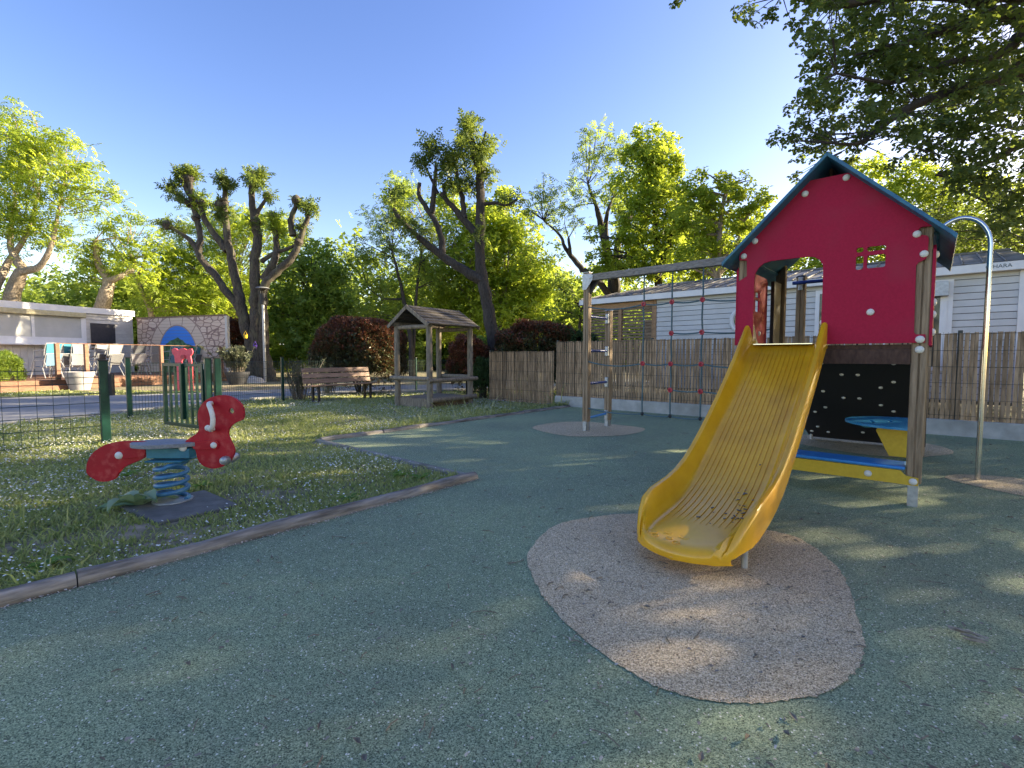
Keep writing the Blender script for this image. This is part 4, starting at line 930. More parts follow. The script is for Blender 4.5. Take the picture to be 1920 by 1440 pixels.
def lobed(base, d, L, w, dr):                   # an oak leaf: wavy outline, folded a little along the rib
    b = np.array(base, float); d = np.array(d, float); d /= np.linalg.norm(d); s = np.cross(d, (0, 0, 1)); s /= np.linalg.norm(s)
    prof = [(0, .06), (.3, .34), (.42, .22), (.62, .5), (.74, .34), (.9, .38), (1, .06)]
    f = lambda t, x: b + d * L * t + s * x * w + np.array((0, 0, -dr * L * t * t + abs(x) * .25 * w))
    return [f(t, x) for t, x in prof], [f(t, -x) for t, x in prof]
def oak_template(n=4, L=1., w=.62):
    vs, fs = [], []
    for i in range(n):
        a = 2 * math.pi * i / n + .4 * math.sin(i * 2.1); l_, r_ = lobed((.06 * math.cos(a), .06 * math.sin(a), 0), (math.cos(a), math.sin(a), .25 * math.sin(i * 1.7)), L * (.8 + .2 * math.sin(i * 3.3)), w, .22)
        k = len(vs); m = len(l_); vs += l_ + r_; fs += [(k + j, k + j + 1, k + m + j + 1, k + m + j) for j in range(m - 1)]
    return np.array(vs), fs
PINN = template([((.22, 0, 0), (.55, 1, 0), .34, .17, .15), ((.22, 0, 0), (.55, -1, 0), .34, .17, .15), ((.48, 0, 0), (.6, 1, 0), .36, .18, .2), ((.48, 0, 0), (.6, -1, 0), .36, .18, .2),
                 ((.72, 0, -.02), (.7, 1, 0), .32, .17, .25), ((.72, 0, -.02), (.7, -1, 0), .32, .17, .25), ((.8, 0, -.05), (1, 0, -.1), .38, .18, .3)])
BROAD = template([((0, 0, 0), (1, .0, .1), .8, .46, .25), ((0, 0, 0), (-.5, .9, .0), .7, .42, .2), ((0, 0, 0), (-.4, -.9, .2), .75, .42, .3), ((.1, 0, .1), (.3, .7, .6), .6, .34, .1)])
LANCE = template([((0, 0, 0), (1, .1, .5), .9, .24, .2), ((0, 0, 0), (-.6, .8, .4), .85, .24, .25), ((0, 0, 0), (-.3, -.9, .45), .85, .24, .2), ((0, 0, .1), (.3, .3, 1), .8, .22, .1), ((0, 0, 0), (.2, -.6, .9), .8, .22, .1)])
OAKT = oak_template(4)
def scatter(name, tmpl, pos, size, mat, parent, org=(0, 0, 0), tint=None, tilt=.6, up=None):
    tv, tf = tmpl; N = len(pos)
    yaw = RNG.uniform(0, 2 * math.pi, N); pt = RNG.normal(0, tilt, N); rl = RNG.normal(0, tilt, N)
    cy, sy, cp, sp_, cr, sr = np.cos(yaw), np.sin(yaw), np.cos(pt), np.sin(pt), np.cos(rl), np.sin(rl)
    Rm = np.empty((N, 3, 3), np.float32)
    Rm[:, 0, 0] = cy * cp; Rm[:, 0, 1] = cy * sp_ * sr - sy * cr; Rm[:, 0, 2] = cy * sp_ * cr + sy * sr
    Rm[:, 1, 0] = sy * cp; Rm[:, 1, 1] = sy * sp_ * sr + cy * cr; Rm[:, 1, 2] = sy * sp_ * cr - cy * sr
    Rm[:, 2, 0] = -sp_; Rm[:, 2, 1] = cp * sr; Rm[:, 2, 2] = cp * cr
    sz = size * RNG.uniform(.7, 1.25, N)
    vv = np.einsum('nij,kj->nki', Rm, tv.astype(np.float32)) * sz[:, None, None] + pos[:, None, :]
    K = len(tv); fn = np.array([len(f) for f in tf]); lp = np.array([i for f in tf for i in f])
    loops = (lp[None, :] + (np.arange(N) * K)[:, None]).ravel(); fcs = np.tile(fn, N)
    if tint is None: tint = RNG.uniform(0, 1, N)
    return np_mesh(name, vv.reshape(-1, 3), fcs, loops, mat, parent, org, np.repeat(np.clip(tint, 0, 1), K))
def limb(mb, pts, r0, r1, n=9, k=4):
    sp_ = smooth_path(pts, k); m = len(sp_)
    rs = [r0 + (r1 - r0) * (i / (m - 1)) ** .8 for i in range(m)]
    mb.tube([q + Vector((random.gauss(0, .1), random.gauss(0, .1), 0)) * rs[i] for i, q in enumerate(sp_)], rs, n, jit=.09)
    return sp_
def blobs_px(bl, y, f=1.0):                     # (px, py, radius px[, depth shift]) -> centre, radius in metres
    out = []
    for b in bl:
        yy = y + (b[3] if len(b) > 3 else 0); q = dep(b[0], b[1], yy); out.append((q, b[2] * yy / F_PX * f))
    return out
def crown(parent, blobs, mat, tmpl, size, dens, org, branch_from=None, wood=None, twig_r=.03, tips=9, tilt=.6, flat=1.0, name='crown', clump=.42, tmean=None):
    pos, tint = [], []
    tw = MB() if wood is not None else None
    for c, r in blobs:
        n_tip = max(4, int(tips * (r / 1.2) ** 1.6)); N = int(dens * r * r)
        d = RNG.normal(0, 1, (n_tip, 3)); d /= np.linalg.norm(d, axis=1)[:, None]
        rad = r * RNG.uniform(.35, 1.0, n_tip) ** .6
        ct = np.array(c)[None, :] + d * rad[:, None] * np.array((1, 1, flat))
        if tw is not None:
            base = Vector(branch_from(c)) if branch_from else Vector(c)
            for q in ct[::2]:
                q = Vector(q); lim_ = max(.9, 2.2 * r); LL_ = (base - q).length; b0_ = base
                if LL_ > lim_: base = q + (base - q) * (lim_ / LL_)
                mid = base.lerp(q, .55) + Vector((random.gauss(0, .1), random.gauss(0, .1), .12)) * r
                tw.tube([base, mid, q], [twig_r, twig_r * .6, twig_r * .2], 4, caps=False); base = b0_
        idx = RNG.integers(0, n_tip, N); sig = r * clump * RNG.uniform(.55, 1.1, n_tip)
        p_ = ct[idx] + np.clip(RNG.normal(0, 1, (N, 3)), -1.7, 1.7) * sig[idx][:, None] * np.array((1, 1, .75 * flat))
        pos.append(p_); tb = RNG.uniform(-.18, .18, n_tip)
        tint.append((.5 if tmean is None else tmean) + tb[idx] + RNG.uniform(-.35, .35, N))
    pos = np.concatenate(pos).astype(np.float32); tint = np.concatenate(tint)
    ok = pos[:, 2] > .15; pos, tint = pos[ok], tint[ok]
    o = scatter(name, tmpl, pos, size, mat, parent, org, tint, tilt)
    if tw is not None and tw.v: kind(tw.build('twigs', wood, parent), 'stuff')
    return o
def zp(ox, oy, s, y, pts, dy=None):
    return [dep(ox + a / s, oy + b / s, y + (dy[i] if dy else 0)) for i, (a, b) in enumerate(pts)]
# ---------------------------------------------------------------- pollarded tree on the left
PY = 22.0
pb = dep(482, 706, PY); pb.z = 0
pol = thing('pollarded_tree', 'pollarded tree with thick bare limbs and leafy knobs at their ends', 'tree', pb)
zz = lambda l, dy=None: zp(280, 280, 3.2725, PY, l, dy)
mb = MB()
limb(mb, [pb + Vector((.35, 0, -.1))] + zz([(672, 1300), (660, 1100), (655, 960), (650, 850), (646, 700), (660, 560), (650, 450), (636, 370), (628, 240), (640, 165)]), .34, .11, 14)
limb(mb, [pb + Vector((-.25, 0, -.1))] + zz([(640, 1270), (600, 1120), (570, 1000), (552, 900), (522, 780), (500, 640), (482, 560), (470, 440), (466, 330), (462, 200)]), .32, .10, 14)
limb(mb, zz([(590, 1080), (545, 960), (480, 880), (400, 770), (322, 680), (302, 620), (312, 540), (292, 430), (266, 330), (258, 250), (245, 180)]), .19, .10)
limb(mb, [pb + Vector((.7, .1, -.1))] + zz([(712, 1300), (700, 1100), (698, 960), (700, 850), (760, 770), (840, 700), (890, 640), (920, 570), (942, 500), (972, 420), (960, 350)]), .28, .09, 12)
for l, r0, r1 in (([(256, 345), (185, 290), (130, 240)], .14, .08), ([(300, 625), (255, 560), (190, 515), (110, 465)], .14, .07), ([(263, 300), (228, 245), (220, 180)], .13, .09), ([(476, 620), (400, 520), (335, 420), (312, 330)], .17, .09), ([(652, 405), (690, 345), (726, 288)], .11, .06),
                  ([(882, 530), (868, 440), (895, 355), (902, 310)], .16, .08), ([(686, 690), (760, 640), (850, 610), (925, 570)], .11, .06), ([(700, 800), (770, 680), (780, 560), (768, 460), (760, 410)], .19, .09), ([(462, 430), (440, 380), (432, 340)], .10, .06)): limb(mb, zz(l), r0, r1)
for a, b in ((640, 165), (462, 200), (245, 180), (960, 350), (130, 240), (110, 465), (220, 180), (312, 330), (726, 288), (902, 310), (760, 410), (432, 340), (455, 330), (290, 420), (650, 440), (915, 570)):
    q = dep(280 + a / 3.2725, 280 + b / 3.2725, PY)
    for n_ in (Z, -Z): mb.dome(q, n_ + Vector((random.gauss(0, .2), random.gauss(0, .2), 0)), random.uniform(.17, .23), .22, 9, 3)
mb.build('trunk', M['bark'], pol, smooth=True)
K_ = [(232, 140, 58), (200, 170, 45), (265, 150, 45), (135, 240, 44), (165, 280, 36), (90, 450, 38), (140, 480, 30), (200, 520, 30), (462, 190, 50), (470, 240, 44), (440, 330, 48), (440, 390, 45), (470, 400, 35), (645, 155, 60), (655, 210, 50), (690, 150, 36), (742, 285, 28), (665, 470, 38), (910, 310, 36), (985, 370, 44), (950, 460, 44), (930, 540, 34), (985, 330, 30)]
cr = crown(pol, [(dep(280 + a / 3.2725, 280 + b / 3.2725, PY + random.uniform(-.3, .3)), .70 * r / 3.2725 * PY / F_PX) for a, b, r in K_], M['pol'], PINN, .33, 1500, pb, tips=18, tilt=.75)
crown(pol, [(dep(280 + a / 3.2725, 280 + b / 3.2725, PY), r / 3.2725 * PY / F_PX) for a, b, r in ((310, 300, 32), (325, 350, 26), (768, 405, 40), (800, 490, 42), (780, 450, 34))], M['loc_y'], PINN, .32, 1000, pb, tips=14, tilt=.7)  # sunlit clumps: sunlight put into a brighter leaf colour
for nm, lab, px, py, w, h, m in (('toy_bucket', 'yellow toy bucket hanging on the pollarded tree trunk', 460.5, 631, .085, .15, 'bucket'), ('toy_bucket', 'purple toy bucket hanging low on the pollarded tree trunk', 478.5, 650, .085, .14, 'purple')):
    q = dep(px, py, PY - .85); t = MB().tube([q - Z * h / 2, q + Z * h / 2], [w * .75, w], 14).tube([q + Z * h * .5 + Vector((-w, 0, 0)), q + Z * h * 1.6, q + Z * h * .5 + Vector((w, 0, 0))], .012, 5)
    o = t.build(nm, M[m], loc=q); tag(o, lab, 'bucket', 'toy buckets on the trunk')
sq = dep(470, 712, 20.8); sq.z = .0
rows = []
for i in range(7):
    a = i / 6 * math.pi / 2; rows.append([sq + Vector((math.cos(2 * math.pi * k / 14) * .62 * math.cos(a) * random.uniform(.85, 1.1), math.sin(2 * math.pi * k / 14) * .35 * math.cos(a) * random.uniform(.85, 1.1), .30 * math.sin(a) * random.uniform(.85, 1.05))) for k in range(14)])
tag(MB().grid(rows, True).build('boulder', M['stone'], smooth=True, loc=sq), 'pale boulder lying at the foot of the pollarded tree', 'boulder')

# ---------------------------------------------------------------- dark forked tree behind the low fence
FY = 13.6
fbz = dep(938, 690, FY); fbz.z = 0
fk = thing('forked_tree', 'dark leaning forked tree behind the low slatted fence', 'tree', fbz)
z3 = lambda l: zp(640, 200, 2.769, FY, l)
mb = MB()
limb(mb, [fbz + Z * -.1] + z3([(800, 1290), (762, 1060), (735, 900), (716, 750), (720, 600), (722, 450), (718, 330), (690, 250), (675, 170)]), .205, .09, 12)
for l, r0, r1 in (([(730, 900), (640, 850), (560, 800), (510, 765), (440, 710), (370, 650), (310, 590), (270, 530)], .155, .055), ([(525, 770), (520, 690), (490, 600), (430, 510), (402, 455), (408, 395)], .10, .05), ([(470, 552), (480, 450), (488, 350), (490, 300)], .09, .04), ([(700, 660), (620, 570), (560, 500), (515, 450)], .11, .06), ([(538, 475), (530, 400)], .07, .05), ([(640, 580), (628, 470), (605, 390), (600, 310)], .09, .04), ([(730, 508), (800, 500), (860, 512), (915, 478)], .06, .025), ([(690, 260), (735, 190), (750, 130)], .06, .03), ([(500, 450), (470, 380), (430, 300)], .05, .03)): limb(mb, z3(l), r0, r1)
mb.build('trunk', M['barkdark'], fk, smooth=True)
K2 = [(640, 95, 46), (690, 90, 50), (680, 170, 70), (740, 200, 60), (720, 270, 60), (770, 210, 40), (480, 260, 66), (440, 230, 40), (520, 300, 60), (600, 270, 66), (620, 210, 50), (570, 380, 54), (640, 360, 54), (750, 380, 46), (760, 330, 40), (600, 430, 44), (690, 430, 40), (280, 480, 40), (300, 570, 44), (360, 640, 44), (820, 480, 30), (880, 490, 44), (420, 290, 34), (450, 650, 30), (730, 650, 30), (740, 780, 26), (390, 690, 30)]
crown(fk, [(dep(640 + a / 2.769, 200 + b / 2.769, FY + random.uniform(-.5, .5)), r / 2.769 * FY / F_PX) for a, b, r in K2], M['pol'], PINN, .25, 900, fbz, wood=M['barkdark'], twig_r=.012, tips=14, tilt=.7)

# ---------------------------------------------------------------- trees in the light behind
def back_tree(name, label, px, y, trunks, blobs, mat, bark, tmpl=PINN, size=.42, dens=210, tips=9, group='sunlit trees behind the playground', twig=.04, flat=1.0, rf=1.0):
    b = dep(px, 690, y); b.z = 0
    t = thing(name, label, 'tree', b, group)
    mb = MB(); ends = []
    for pts, r0, r1 in trunks:
        p = [dep(a, c, y + random.uniform(-.4, .4)) for a, c in pts]
        if pts[0][1] > 640: p = [Vector((p[0].x, p[0].y, -.1))] + p
        ends += limb(mb, p, r0, r1, 9)[4:]
    bl = blobs_px([(q[0], q[1], q[2], random.uniform(-1, 1) * q[2] * y / F_PX * .55) for q in blobs], y, rf)
    mb.build('trunk', M[bark], t, smooth=True)
    near = lambda c: min(ends, key=lambda e: (e - c).length + (1.2 if e.z > c.z else 0)) if ends else c
    crown(t, bl, M[mat], tmpl, size, dens, b, near, M[bark], twig, tips, flat=flat)
    return t
z1 = lambda l: [(a / 3.131, 180 + b / 3.131) for a, b in l]
z1b = lambda l: [(a / 3.131, 180 + b / 3.131, r / 3.131) for a, b, r in l]
back_tree('locust_tree', 'tall airy tree with pale curved trunk at the left edge', 22, 27, [(z1([(60, 1250), (90, 1120), (130, 1030), (100, 960), (60, 850), (90, 600)]), .45, .08), (z1([(125, 1030), (230, 1000), (300, 880), (340, 700), (380, 500)]), .22, .05), (z1([(-60, 1200), (0, 1070), (60, 960), (160, 800), (230, 560)]), .3, .06)],
          z1b([(40, 150, 110), (130, 130, 70), (180, 230, 130), (60, 320, 130), (300, 230, 80), (330, 340, 130), (430, 330, 100), (500, 400, 70), (210, 420, 140), (80, 520, 130), (380, 480, 120), (500, 500, 70), (600, 570, 70), (690, 600, 45), (250, 620, 130), (420, 620, 110), (120, 700, 130), (20, 620, 120), (540, 680, 70), (330, 740, 110), (200, 800, 110), (50, 820, 120), (-60, 400, 160), (-80, 650, 160), (380, 870, 80), (150, 60, 36)]), 'loc_y', 'barkpale', size=.46, dens=120, tips=8)
back_tree('locust_tree', 'small tree with crooked pale trunk above the snack bar roof', 196, 29, [(z1([(600, 1260), (625, 1150), (640, 1080), (580, 990), (560, 850)]), .42, .14), (z1([(640, 1085), (700, 1060), (790, 1000), (760, 920)]), .22, .08)],
          z1b([(560, 880, 90), (680, 860, 100), (480, 960, 90), (780, 900, 90), (880, 920, 80), (600, 980, 70), (450, 1080, 80), (740, 1120, 80), (850, 1040, 80), (700, 760, 60), (790, 740, 50), (870, 790, 40), (620, 790, 50)]), 'loc_y', 'barkpale', size=.45, dens=130)
back_tree('locust_tree', 'slender tree with thin leaning stem above the mural wall', 285, 31, [(z1([(900, 1340), (880, 1250), (830, 1130), (790, 1060), (700, 930), (640, 840)]), .2, .04), (z1([(800, 1080), (850, 960), (860, 850)]), .1, .03)],
          z1b([(950, 920, 90), (1020, 860, 90), (980, 1040, 90), (1080, 980, 110), (1000, 1160, 110), (1130, 1130, 110), (1230, 1080, 90), (920, 1200, 80), (1080, 740, 60), (1240, 1200, 90), (1050, 1260, 80)]), 'loc_y', 'barkpale', size=.45, dens=170)
back_tree('locust_tree', 'round bright tree filling the gap behind the pollarded limbs', 430, 33, [([(430, 690), (432, 620), (440, 520)], .25, .1)],
          [(390, 430, 40), (430, 440, 45), (470, 430, 45), (400, 500, 45), (450, 510, 50), (510, 440, 40), (360, 560, 45), (420, 580, 50), (340, 500, 35), (480, 580, 45), (520, 520, 40), (540, 440, 30), (385, 395, 22), (455, 400, 26), (350, 600, 40), (300, 590, 40)], 'loc_y', 'barkpale', size=.48, dens=150)
back_tree('maple_tree', 'dense dark green round tree right of the lamp post', 588, 25, [([(592, 690), (594, 640), (588, 560)], .16, .06)],
          [(580, 490, 34), (610, 500, 34), (550, 520, 40), (590, 540, 46), (630, 540, 36), (530, 560, 36), (570, 590, 46), (620, 590, 42), (540, 610, 34), (600, 630, 40), (570, 650, 30), (640, 570, 26), (520, 600, 24), (632, 620, 26)], 'dense', 'barkdark', BROAD, size=.32, dens=200, tips=14)
back_tree('locust_tree', 'airy tree with twin dark stems behind the shelter', 765, 25, [([(772, 700), (770, 640), (758, 570), (748, 520), (735, 470)], .2, .05), ([(772, 690), (778, 600), (782, 540), (790, 480)], .16, .04), ([(756, 560), (720, 560), (690, 540)], .06, .02)],
          [(740, 370, 30), (760, 350, 26), (715, 400, 36), (770, 400, 36), (700, 450, 34), (680, 470, 26), (745, 440, 40), (800, 430, 40), (665, 480, 20), (690, 510, 30), (730, 500, 36), (790, 490, 40), (720, 560, 30), (810, 540, 36), (840, 480, 34), (700, 590, 28), (760, 590, 30)], 'loc_g', 'barkdark', size=.34, dens=170, twig=.03)
back_tree('ash_tree', 'broad bright yellow green tree right behind the dark forked trunk', 930, 27, [([(930, 690), (935, 620), (950, 560)], .3, .12), ([(900, 690), (890, 620), (880, 560)], .15, .06), ([(950, 660), (985, 600), (1000, 560)], .1, .04)],
          [(750, 370, 26), (860, 430, 40), (900, 420, 36), (940, 420, 44), (970, 440, 40), (890, 480, 50), (940, 490, 56), (985, 500, 46), (860, 540, 50), (920, 560, 56), (980, 560, 54), (1010, 540, 34), (830, 590, 44), (890, 610, 46), (960, 610, 50), (1010, 590, 40), (820, 500, 36), (850, 380, 26), (925, 380, 26)], 'loc_y', 'barkpale', BROAD, size=.30, dens=300, tips=14)
z4 = lambda l: [(980 + a / 3.84, 220 + b / 3.84) for a, b in l]
z4b = lambda l: [(980 + a / 3.84, 220 + b / 3.84, r / 3.84) for a, b, r in l]
back_tree('locust_tree', 'airy tree with several dark upright stems behind the climbing net', 1150, 18.5, [(z4([(665, 1420), (655, 1260), (640, 1080), (580, 850), (548, 700), (522, 620), (470, 480)]), .27, .04), (z4([(665, 1280), (672, 1100), (690, 900), (742, 770), (802, 650), (832, 540), (880, 380)]), .2, .03), (z4([(620, 1040), (600, 800), (612, 680), (655, 575)]), .14, .04), (z4([(440, 1110), (350, 1000), (300, 930), (270, 850), (150, 740)]), .12, .03), (z4([(660, 1330), (540, 1180), (440, 1100)]), .13, .11), (z4([(345, 990), (330, 870)]), .08, .05)],
          z4b([(520, 110, 70), (590, 110, 50), (440, 160, 60), (520, 200, 90), (420, 270, 80), (640, 230, 90), (600, 330, 110), (420, 400, 80), (700, 320, 110), (140, 460, 50), (90, 560, 80), (200, 520, 90), (280, 560, 90), (350, 600, 90), (120, 650, 90), (240, 660, 90), (440, 560, 90), (380, 700, 80), (700, 430, 120), (180, 740, 60), (80, 700, 60), (300, 760, 60), (740, 580, 110), (700, 200, 60)]), 'loc_g', 'barkdark', size=.27, dens=230, twig=.022)
back_tree('poplar_tree', 'tall dense yellow green tree standing behind the mobile home', 1230, 17.2, [([(1230, 690), (1235, 560), (1230, 420), (1225, 320)], .26, .05), ([(1232, 520), (1262, 430), (1270, 350)], .12, .03)],
          z4b([(900, 170, 90), (1000, 220, 90), (1060, 260, 70), (850, 260, 100), (960, 330, 110), (1080, 360, 80), (830, 420, 110), (970, 470, 120), (1100, 470, 80), (850, 580, 110), (1000, 600, 120), (1100, 600, 90), (800, 700, 100), (930, 730, 120), (1060, 760, 110), (850, 880, 110), (1000, 900, 120), (1100, 920, 90), (760, 950, 90), (900, 1050, 110), (1050, 1080, 110), (740, 1120, 90), (620, 960, 70), (540, 1000, 70), (520, 860, 60), (560, 1120, 70), (700, 800, 80), (640, 1060, 80), (940, 400, 110), (1120, 760, 90)]), 'loc_y', 'barkdark', BROAD, size=.20, dens=420, tips=16, rf=1.15)
back_tree('poplar_tree', 'loose yellowish tree left of the blue playhouse roof', 1340, 15.2, [([(1342, 690), (1345, 520), (1350, 420), (1362, 350)], .2, .04), ([(1343, 500), (1380, 460), (1400, 400)], .08, .02)],
          z4b([(1240, 460, 70), (1300, 520, 80), (1480, 480, 70), (1540, 450, 50), (1440, 560, 90), (1540, 560, 80), (1620, 460, 26), (1360, 640, 90), (1480, 680, 100), (1570, 680, 60), (1250, 640, 80), (1720, 560, 56), (1680, 610, 50), (1750, 590, 44), (1660, 720, 56), (1300, 780, 90), (1430, 820, 90), (1200, 820, 90), (1550, 830, 70), (1620, 800, 60), (1300, 940, 90), (1440, 960, 80), (1560, 960, 70), (1200, 1000, 90), (1340, 1060, 80), (1480, 1060, 70), (1250, 1120, 70), (1180, 560, 80), (1180, 720, 90), (1150, 1100, 80)]), 'loc_y', 'barkpale', BROAD, size=.19, dens=400, tips=15, rf=1.15)
back_tree('poplar_tree', 'loose tree seen between the blue roof and the steel pole', 1730, 24, [([(1740, 690), (1770, 560), (1780, 440), (1785, 340)], .2, .04)],
          [(1650, 340, 30), (1690, 330, 34), (1730, 350, 40), (1780, 360, 40), (1660, 390, 36), (1720, 410, 44), (1790, 420, 44), (1840, 380, 44), (1700, 470, 44), (1770, 480, 44), (1840, 460, 50), (1900, 420, 50), (1900, 480, 46), (1630, 310, 24), (1640, 440, 34), (1560, 480, 34), (1500, 480, 34), (1600, 520, 40), (1520, 520, 40), (1615, 470, 44), (1655, 485, 40), (1600, 440, 40), (1680, 440, 36)], 'loc_y', 'barkdark', BROAD, size=.30, dens=200, tips=11)
back_tree('ash_tree', 'low green tree between the low fence and the mobile home', 1075, 21, [([(1080, 690), (1085, 630), (1090, 580)], .14, .05)],
          [(1050, 590, 28), (1090, 570, 30), (1080, 620, 34), (1120, 600, 30), (1040, 640, 28), (1100, 640, 30), (1055, 545, 20), (1045, 520, 16), (1130, 560, 24)], 'loc_g', 'barkdark', BROAD, size=.26, dens=210, tips=9)
for k, (src, dx, dy, rz) in enumerate((('locust_tree', -11, -3, 1.2), ('ash_tree', -34, -2, 2.3))):
    t = copy_tree(bpy.data.objects[src]); t.location.x += dx; t.location.y += dy; t.rotation_euler.z = rz
    t['label'] = ('locust tree beyond the snack bar, outside the picture on the left', 'bright bushy tree behind the snack bar, outside the picture on the left')[k]
# ---------------------------------------------------------------- the wood beyond, one mass
pos, tint = [], []
for k in range(420):
    y = random.uniform(38, 60); x = random.uniform(-1.75, 1.2) * y; h = random.uniform(3, 9.5) * (1.0 if x < 10 else .9); r = random.uniform(1.6, 3.4)
    for z in np.arange(.8, h, 1.7):
        N = 95; p_ = RNG.normal(0, 1, (N, 3)) * np.array((r * .6, r * .5, .9)) + np.array((x + random.gauss(0, .6), y, z)); pos.append(p_); tint.append(RNG.uniform(-.3, .3, N) + random.uniform(.3, .75))
pos = np.concatenate(pos).astype(np.float32); ok = pos[:, 2] > .2
kind(scatter('far_wood', BROAD, pos[ok], .62, M['far'], None, (0, 0, 0), np.concatenate(tint)[ok], .6), 'stuff')

back_tree('ash_tree', 'pale green tree filling the gap between the two poplars behind the mobile home', 1300, 27, [([(1300, 690), (1302, 560), (1305, 470)], .2, .06)],
          [(1290, 400, 34), (1310, 440, 40), (1280, 470, 40), (1330, 490, 40), (1390, 470, 36), (1430, 440, 30), (1425, 490, 34), (1370, 430, 30), (1260, 520, 36), (1400, 520, 36), (1340, 540, 36), (1200, 480, 36), (1180, 420, 30), (1150, 380, 26), (1210, 360, 26)], 'loc_g', 'barkpale', BROAD, size=.28, dens=260, tips=13)
# ---------------------------------------------------------------- bushes
def shell_bush(name, label, c, rx, ry, h, mat, tmpl, size, n, redtop=None, group=None, lump=.1, cat='bush', base=0.):
    b = Vector(c); t = thing(name, label, cat, b, group)
    d = RNG.normal(0, 1, (n, 3)); d[:, 2] = np.abs(d[:, 2]) - .25; d /= np.linalg.norm(d, axis=1)[:, None]
    # squarish dome with lumps
    pw = np.sign(d) * np.abs(d) ** .72; pw /= np.maximum(np.abs(pw).max(axis=1), np.linalg.norm(pw, axis=1) * .86)[:, None]
    lum = 1 + lump * np.sin(d[:, 0] * 7 + 1) * np.sin(d[:, 1] * 6) + lump * np.sin(d[:, 2] * 9 + d[:, 0] * 5)
    rad = RNG.uniform(.55, 1.0, n) ** .35 * lum
    hz = h * .5
    p_ = pw * rad[:, None] * np.array((rx, ry, hz)) + np.array((b.x, b.y, hz + base)); ok = p_[:, 2] > .04
    p_ = p_[ok]; tint = RNG.uniform(0, .28, len(p_))
    if redtop is not None:
        rel = (p_[:, 2] / h); pr_ = np.clip((rel - redtop) * 1.9, 0, .85) * (rad[ok] > .78); tint = np.where(RNG.uniform(0, 1, len(p_)) < pr_, RNG.uniform(.6, 1, len(p_)), tint)
    else: tint = RNG.uniform(0, 1, len(p_))
    scatter('foliage', tmpl, p_.astype(np.float32), size, M[mat], t, b, tint, .55)
    mb = MB()
    for k in range(9):
        a = random.uniform(0, 6.28); q = b + Vector((math.cos(a) * rx * .6, math.sin(a) * ry * .6, h * .75)); mb.tube([b + Vector((math.cos(a) * .08, math.sin(a) * .08, -.05)), b.lerp(q, .5) + Z * .1, q], [.03, .02, .008], 5)
    kind(mb.build('stems', M['barkdark'], t), 'stuff'); return t
c = dep(676, 700, 14.6); c.z = 0
shell_bush('photinia_bush', 'big clipped dark bush with red young leaves behind the bench', c, 1.27, 1.1, 2.25, 'photinia', LANCE, .12, 16000, .5, lump=.035)
c = dep(878, 700, 13.2); c.z = 0
shell_bush('photinia_bush', 'reddish bush seen through the wooden shelter beside the dark trunk', c, .52, .6, 1.62, 'photinia', LANCE, .12, 4200, .2)
c = dep(905, 700, 12.75); c.z = 0
shell_bush('laurel_hedge', 'green leafy shrub at the left end of the low slatted fence', c, .30, .4, 1.05, 'hedge', LANCE, .11, 2200, None, cat='hedge')
c = dep(1010, 700, 13.0); c.z = 0
shell_bush('photinia_bush', 'dark bush with reddish tips behind the low slatted fence', c, 1.15, .7, 2.0, 'photinia', LANCE, .14, 8000, .6, lump=.06)
c = dep(1075, 700, 12.9); c.z = 0
shell_bush('laurel_hedge', 'dark green shrub behind the corner of the two slatted fences', c, .7, .6, 1.75, 'hedge', LANCE, .13, 4200, None, cat='hedge')
c = dep(945, 690, 15.6); c.z = 0
shell_bush('spindle_bush', 'light green bush right of the dark leaning trunk', c, .9, .7, 1.9, 'loc_g', BROAD, .15, 4200, None)
c = dep(450, 690, 24.2); c.z = 0
shell_bush('photinia_bush', 'brownish bush between the mural wall and the pollarded trunk', c, .8, .8, 2.9, 'photinia', LANCE, .18, 4200, .15)
c = dep(545, 690, 26.); c.z = 0
shell_bush('spindle_bush', 'bright low bush behind the lamp post', c, 1.3, .9, 1.6, 'loc_y', BROAD, .22, 4000, None)
c = dep(-8, 700, 15.6); c.z = 0
shell_bush('potted_shrub', 'small green shrub cut off by the left picture edge', c, .55, .5, 1.25, 'loc_g', LANCE, .12, 2600, None)
def whip_bush(name, label, c, n, h, spread, mat, parent=None, leaf=.09, per=26, cat='shrub', z0=0.0):
    t = parent or thing(name, label, cat, c)
    mb = MB(); pos = []
    for i in range(n):
        a = random.uniform(0, 6.28); s = abs(random.gauss(0, 1)) * spread; b = Vector((c[0] + math.cos(a) * s * .35, c[1] + math.sin(a) * s * .35, z0)); e = Vector((c[0] + math.cos(a) * s, c[1] + math.sin(a) * s, z0 + h * random.uniform(.6, 1.05)))
        mid = b.lerp(e, .5) + Z * h * .12; mb.tube([b, mid, e], [.009, .006, .003], 4, caps=False)
        for _ in range(per):
            u_ = random.uniform(.25, 1.05); q = (b.lerp(mid, u_ * 2) if u_ < .5 else mid.lerp(e, u_ * 2 - 1)); pos.append([q.x + random.gauss(0, .03), q.y + random.gauss(0, .03), q.z])
    kind(mb.build('stems', M['twig'], t), 'stuff'); scatter('foliage', LANCE, np.array(pos, np.float32), leaf, M[mat], t, Vector(t['o']), None, .6); return t
q = gnd(548, 752); whip_bush('grey_shrub', 'thin grey stemmed shrub around the green fence post left of the bench', (q.x + .1, q.y + .25, 0), 60, 1.05, .30, 'olive', leaf=.06, per=9)
q = gnd(585, 748); whip_bush('grey_shrub', 'thin leggy shrub behind the left end of the bench', (q.x, q.y + 1.1, 0), 46, 1.25, .38, 'olive', leaf=.06, per=8)
whip_bush(None, None, (op.x, op.y, .46), 60, 1.05, .42, 'olive', OL, leaf=.13, per=22, z0=.46)
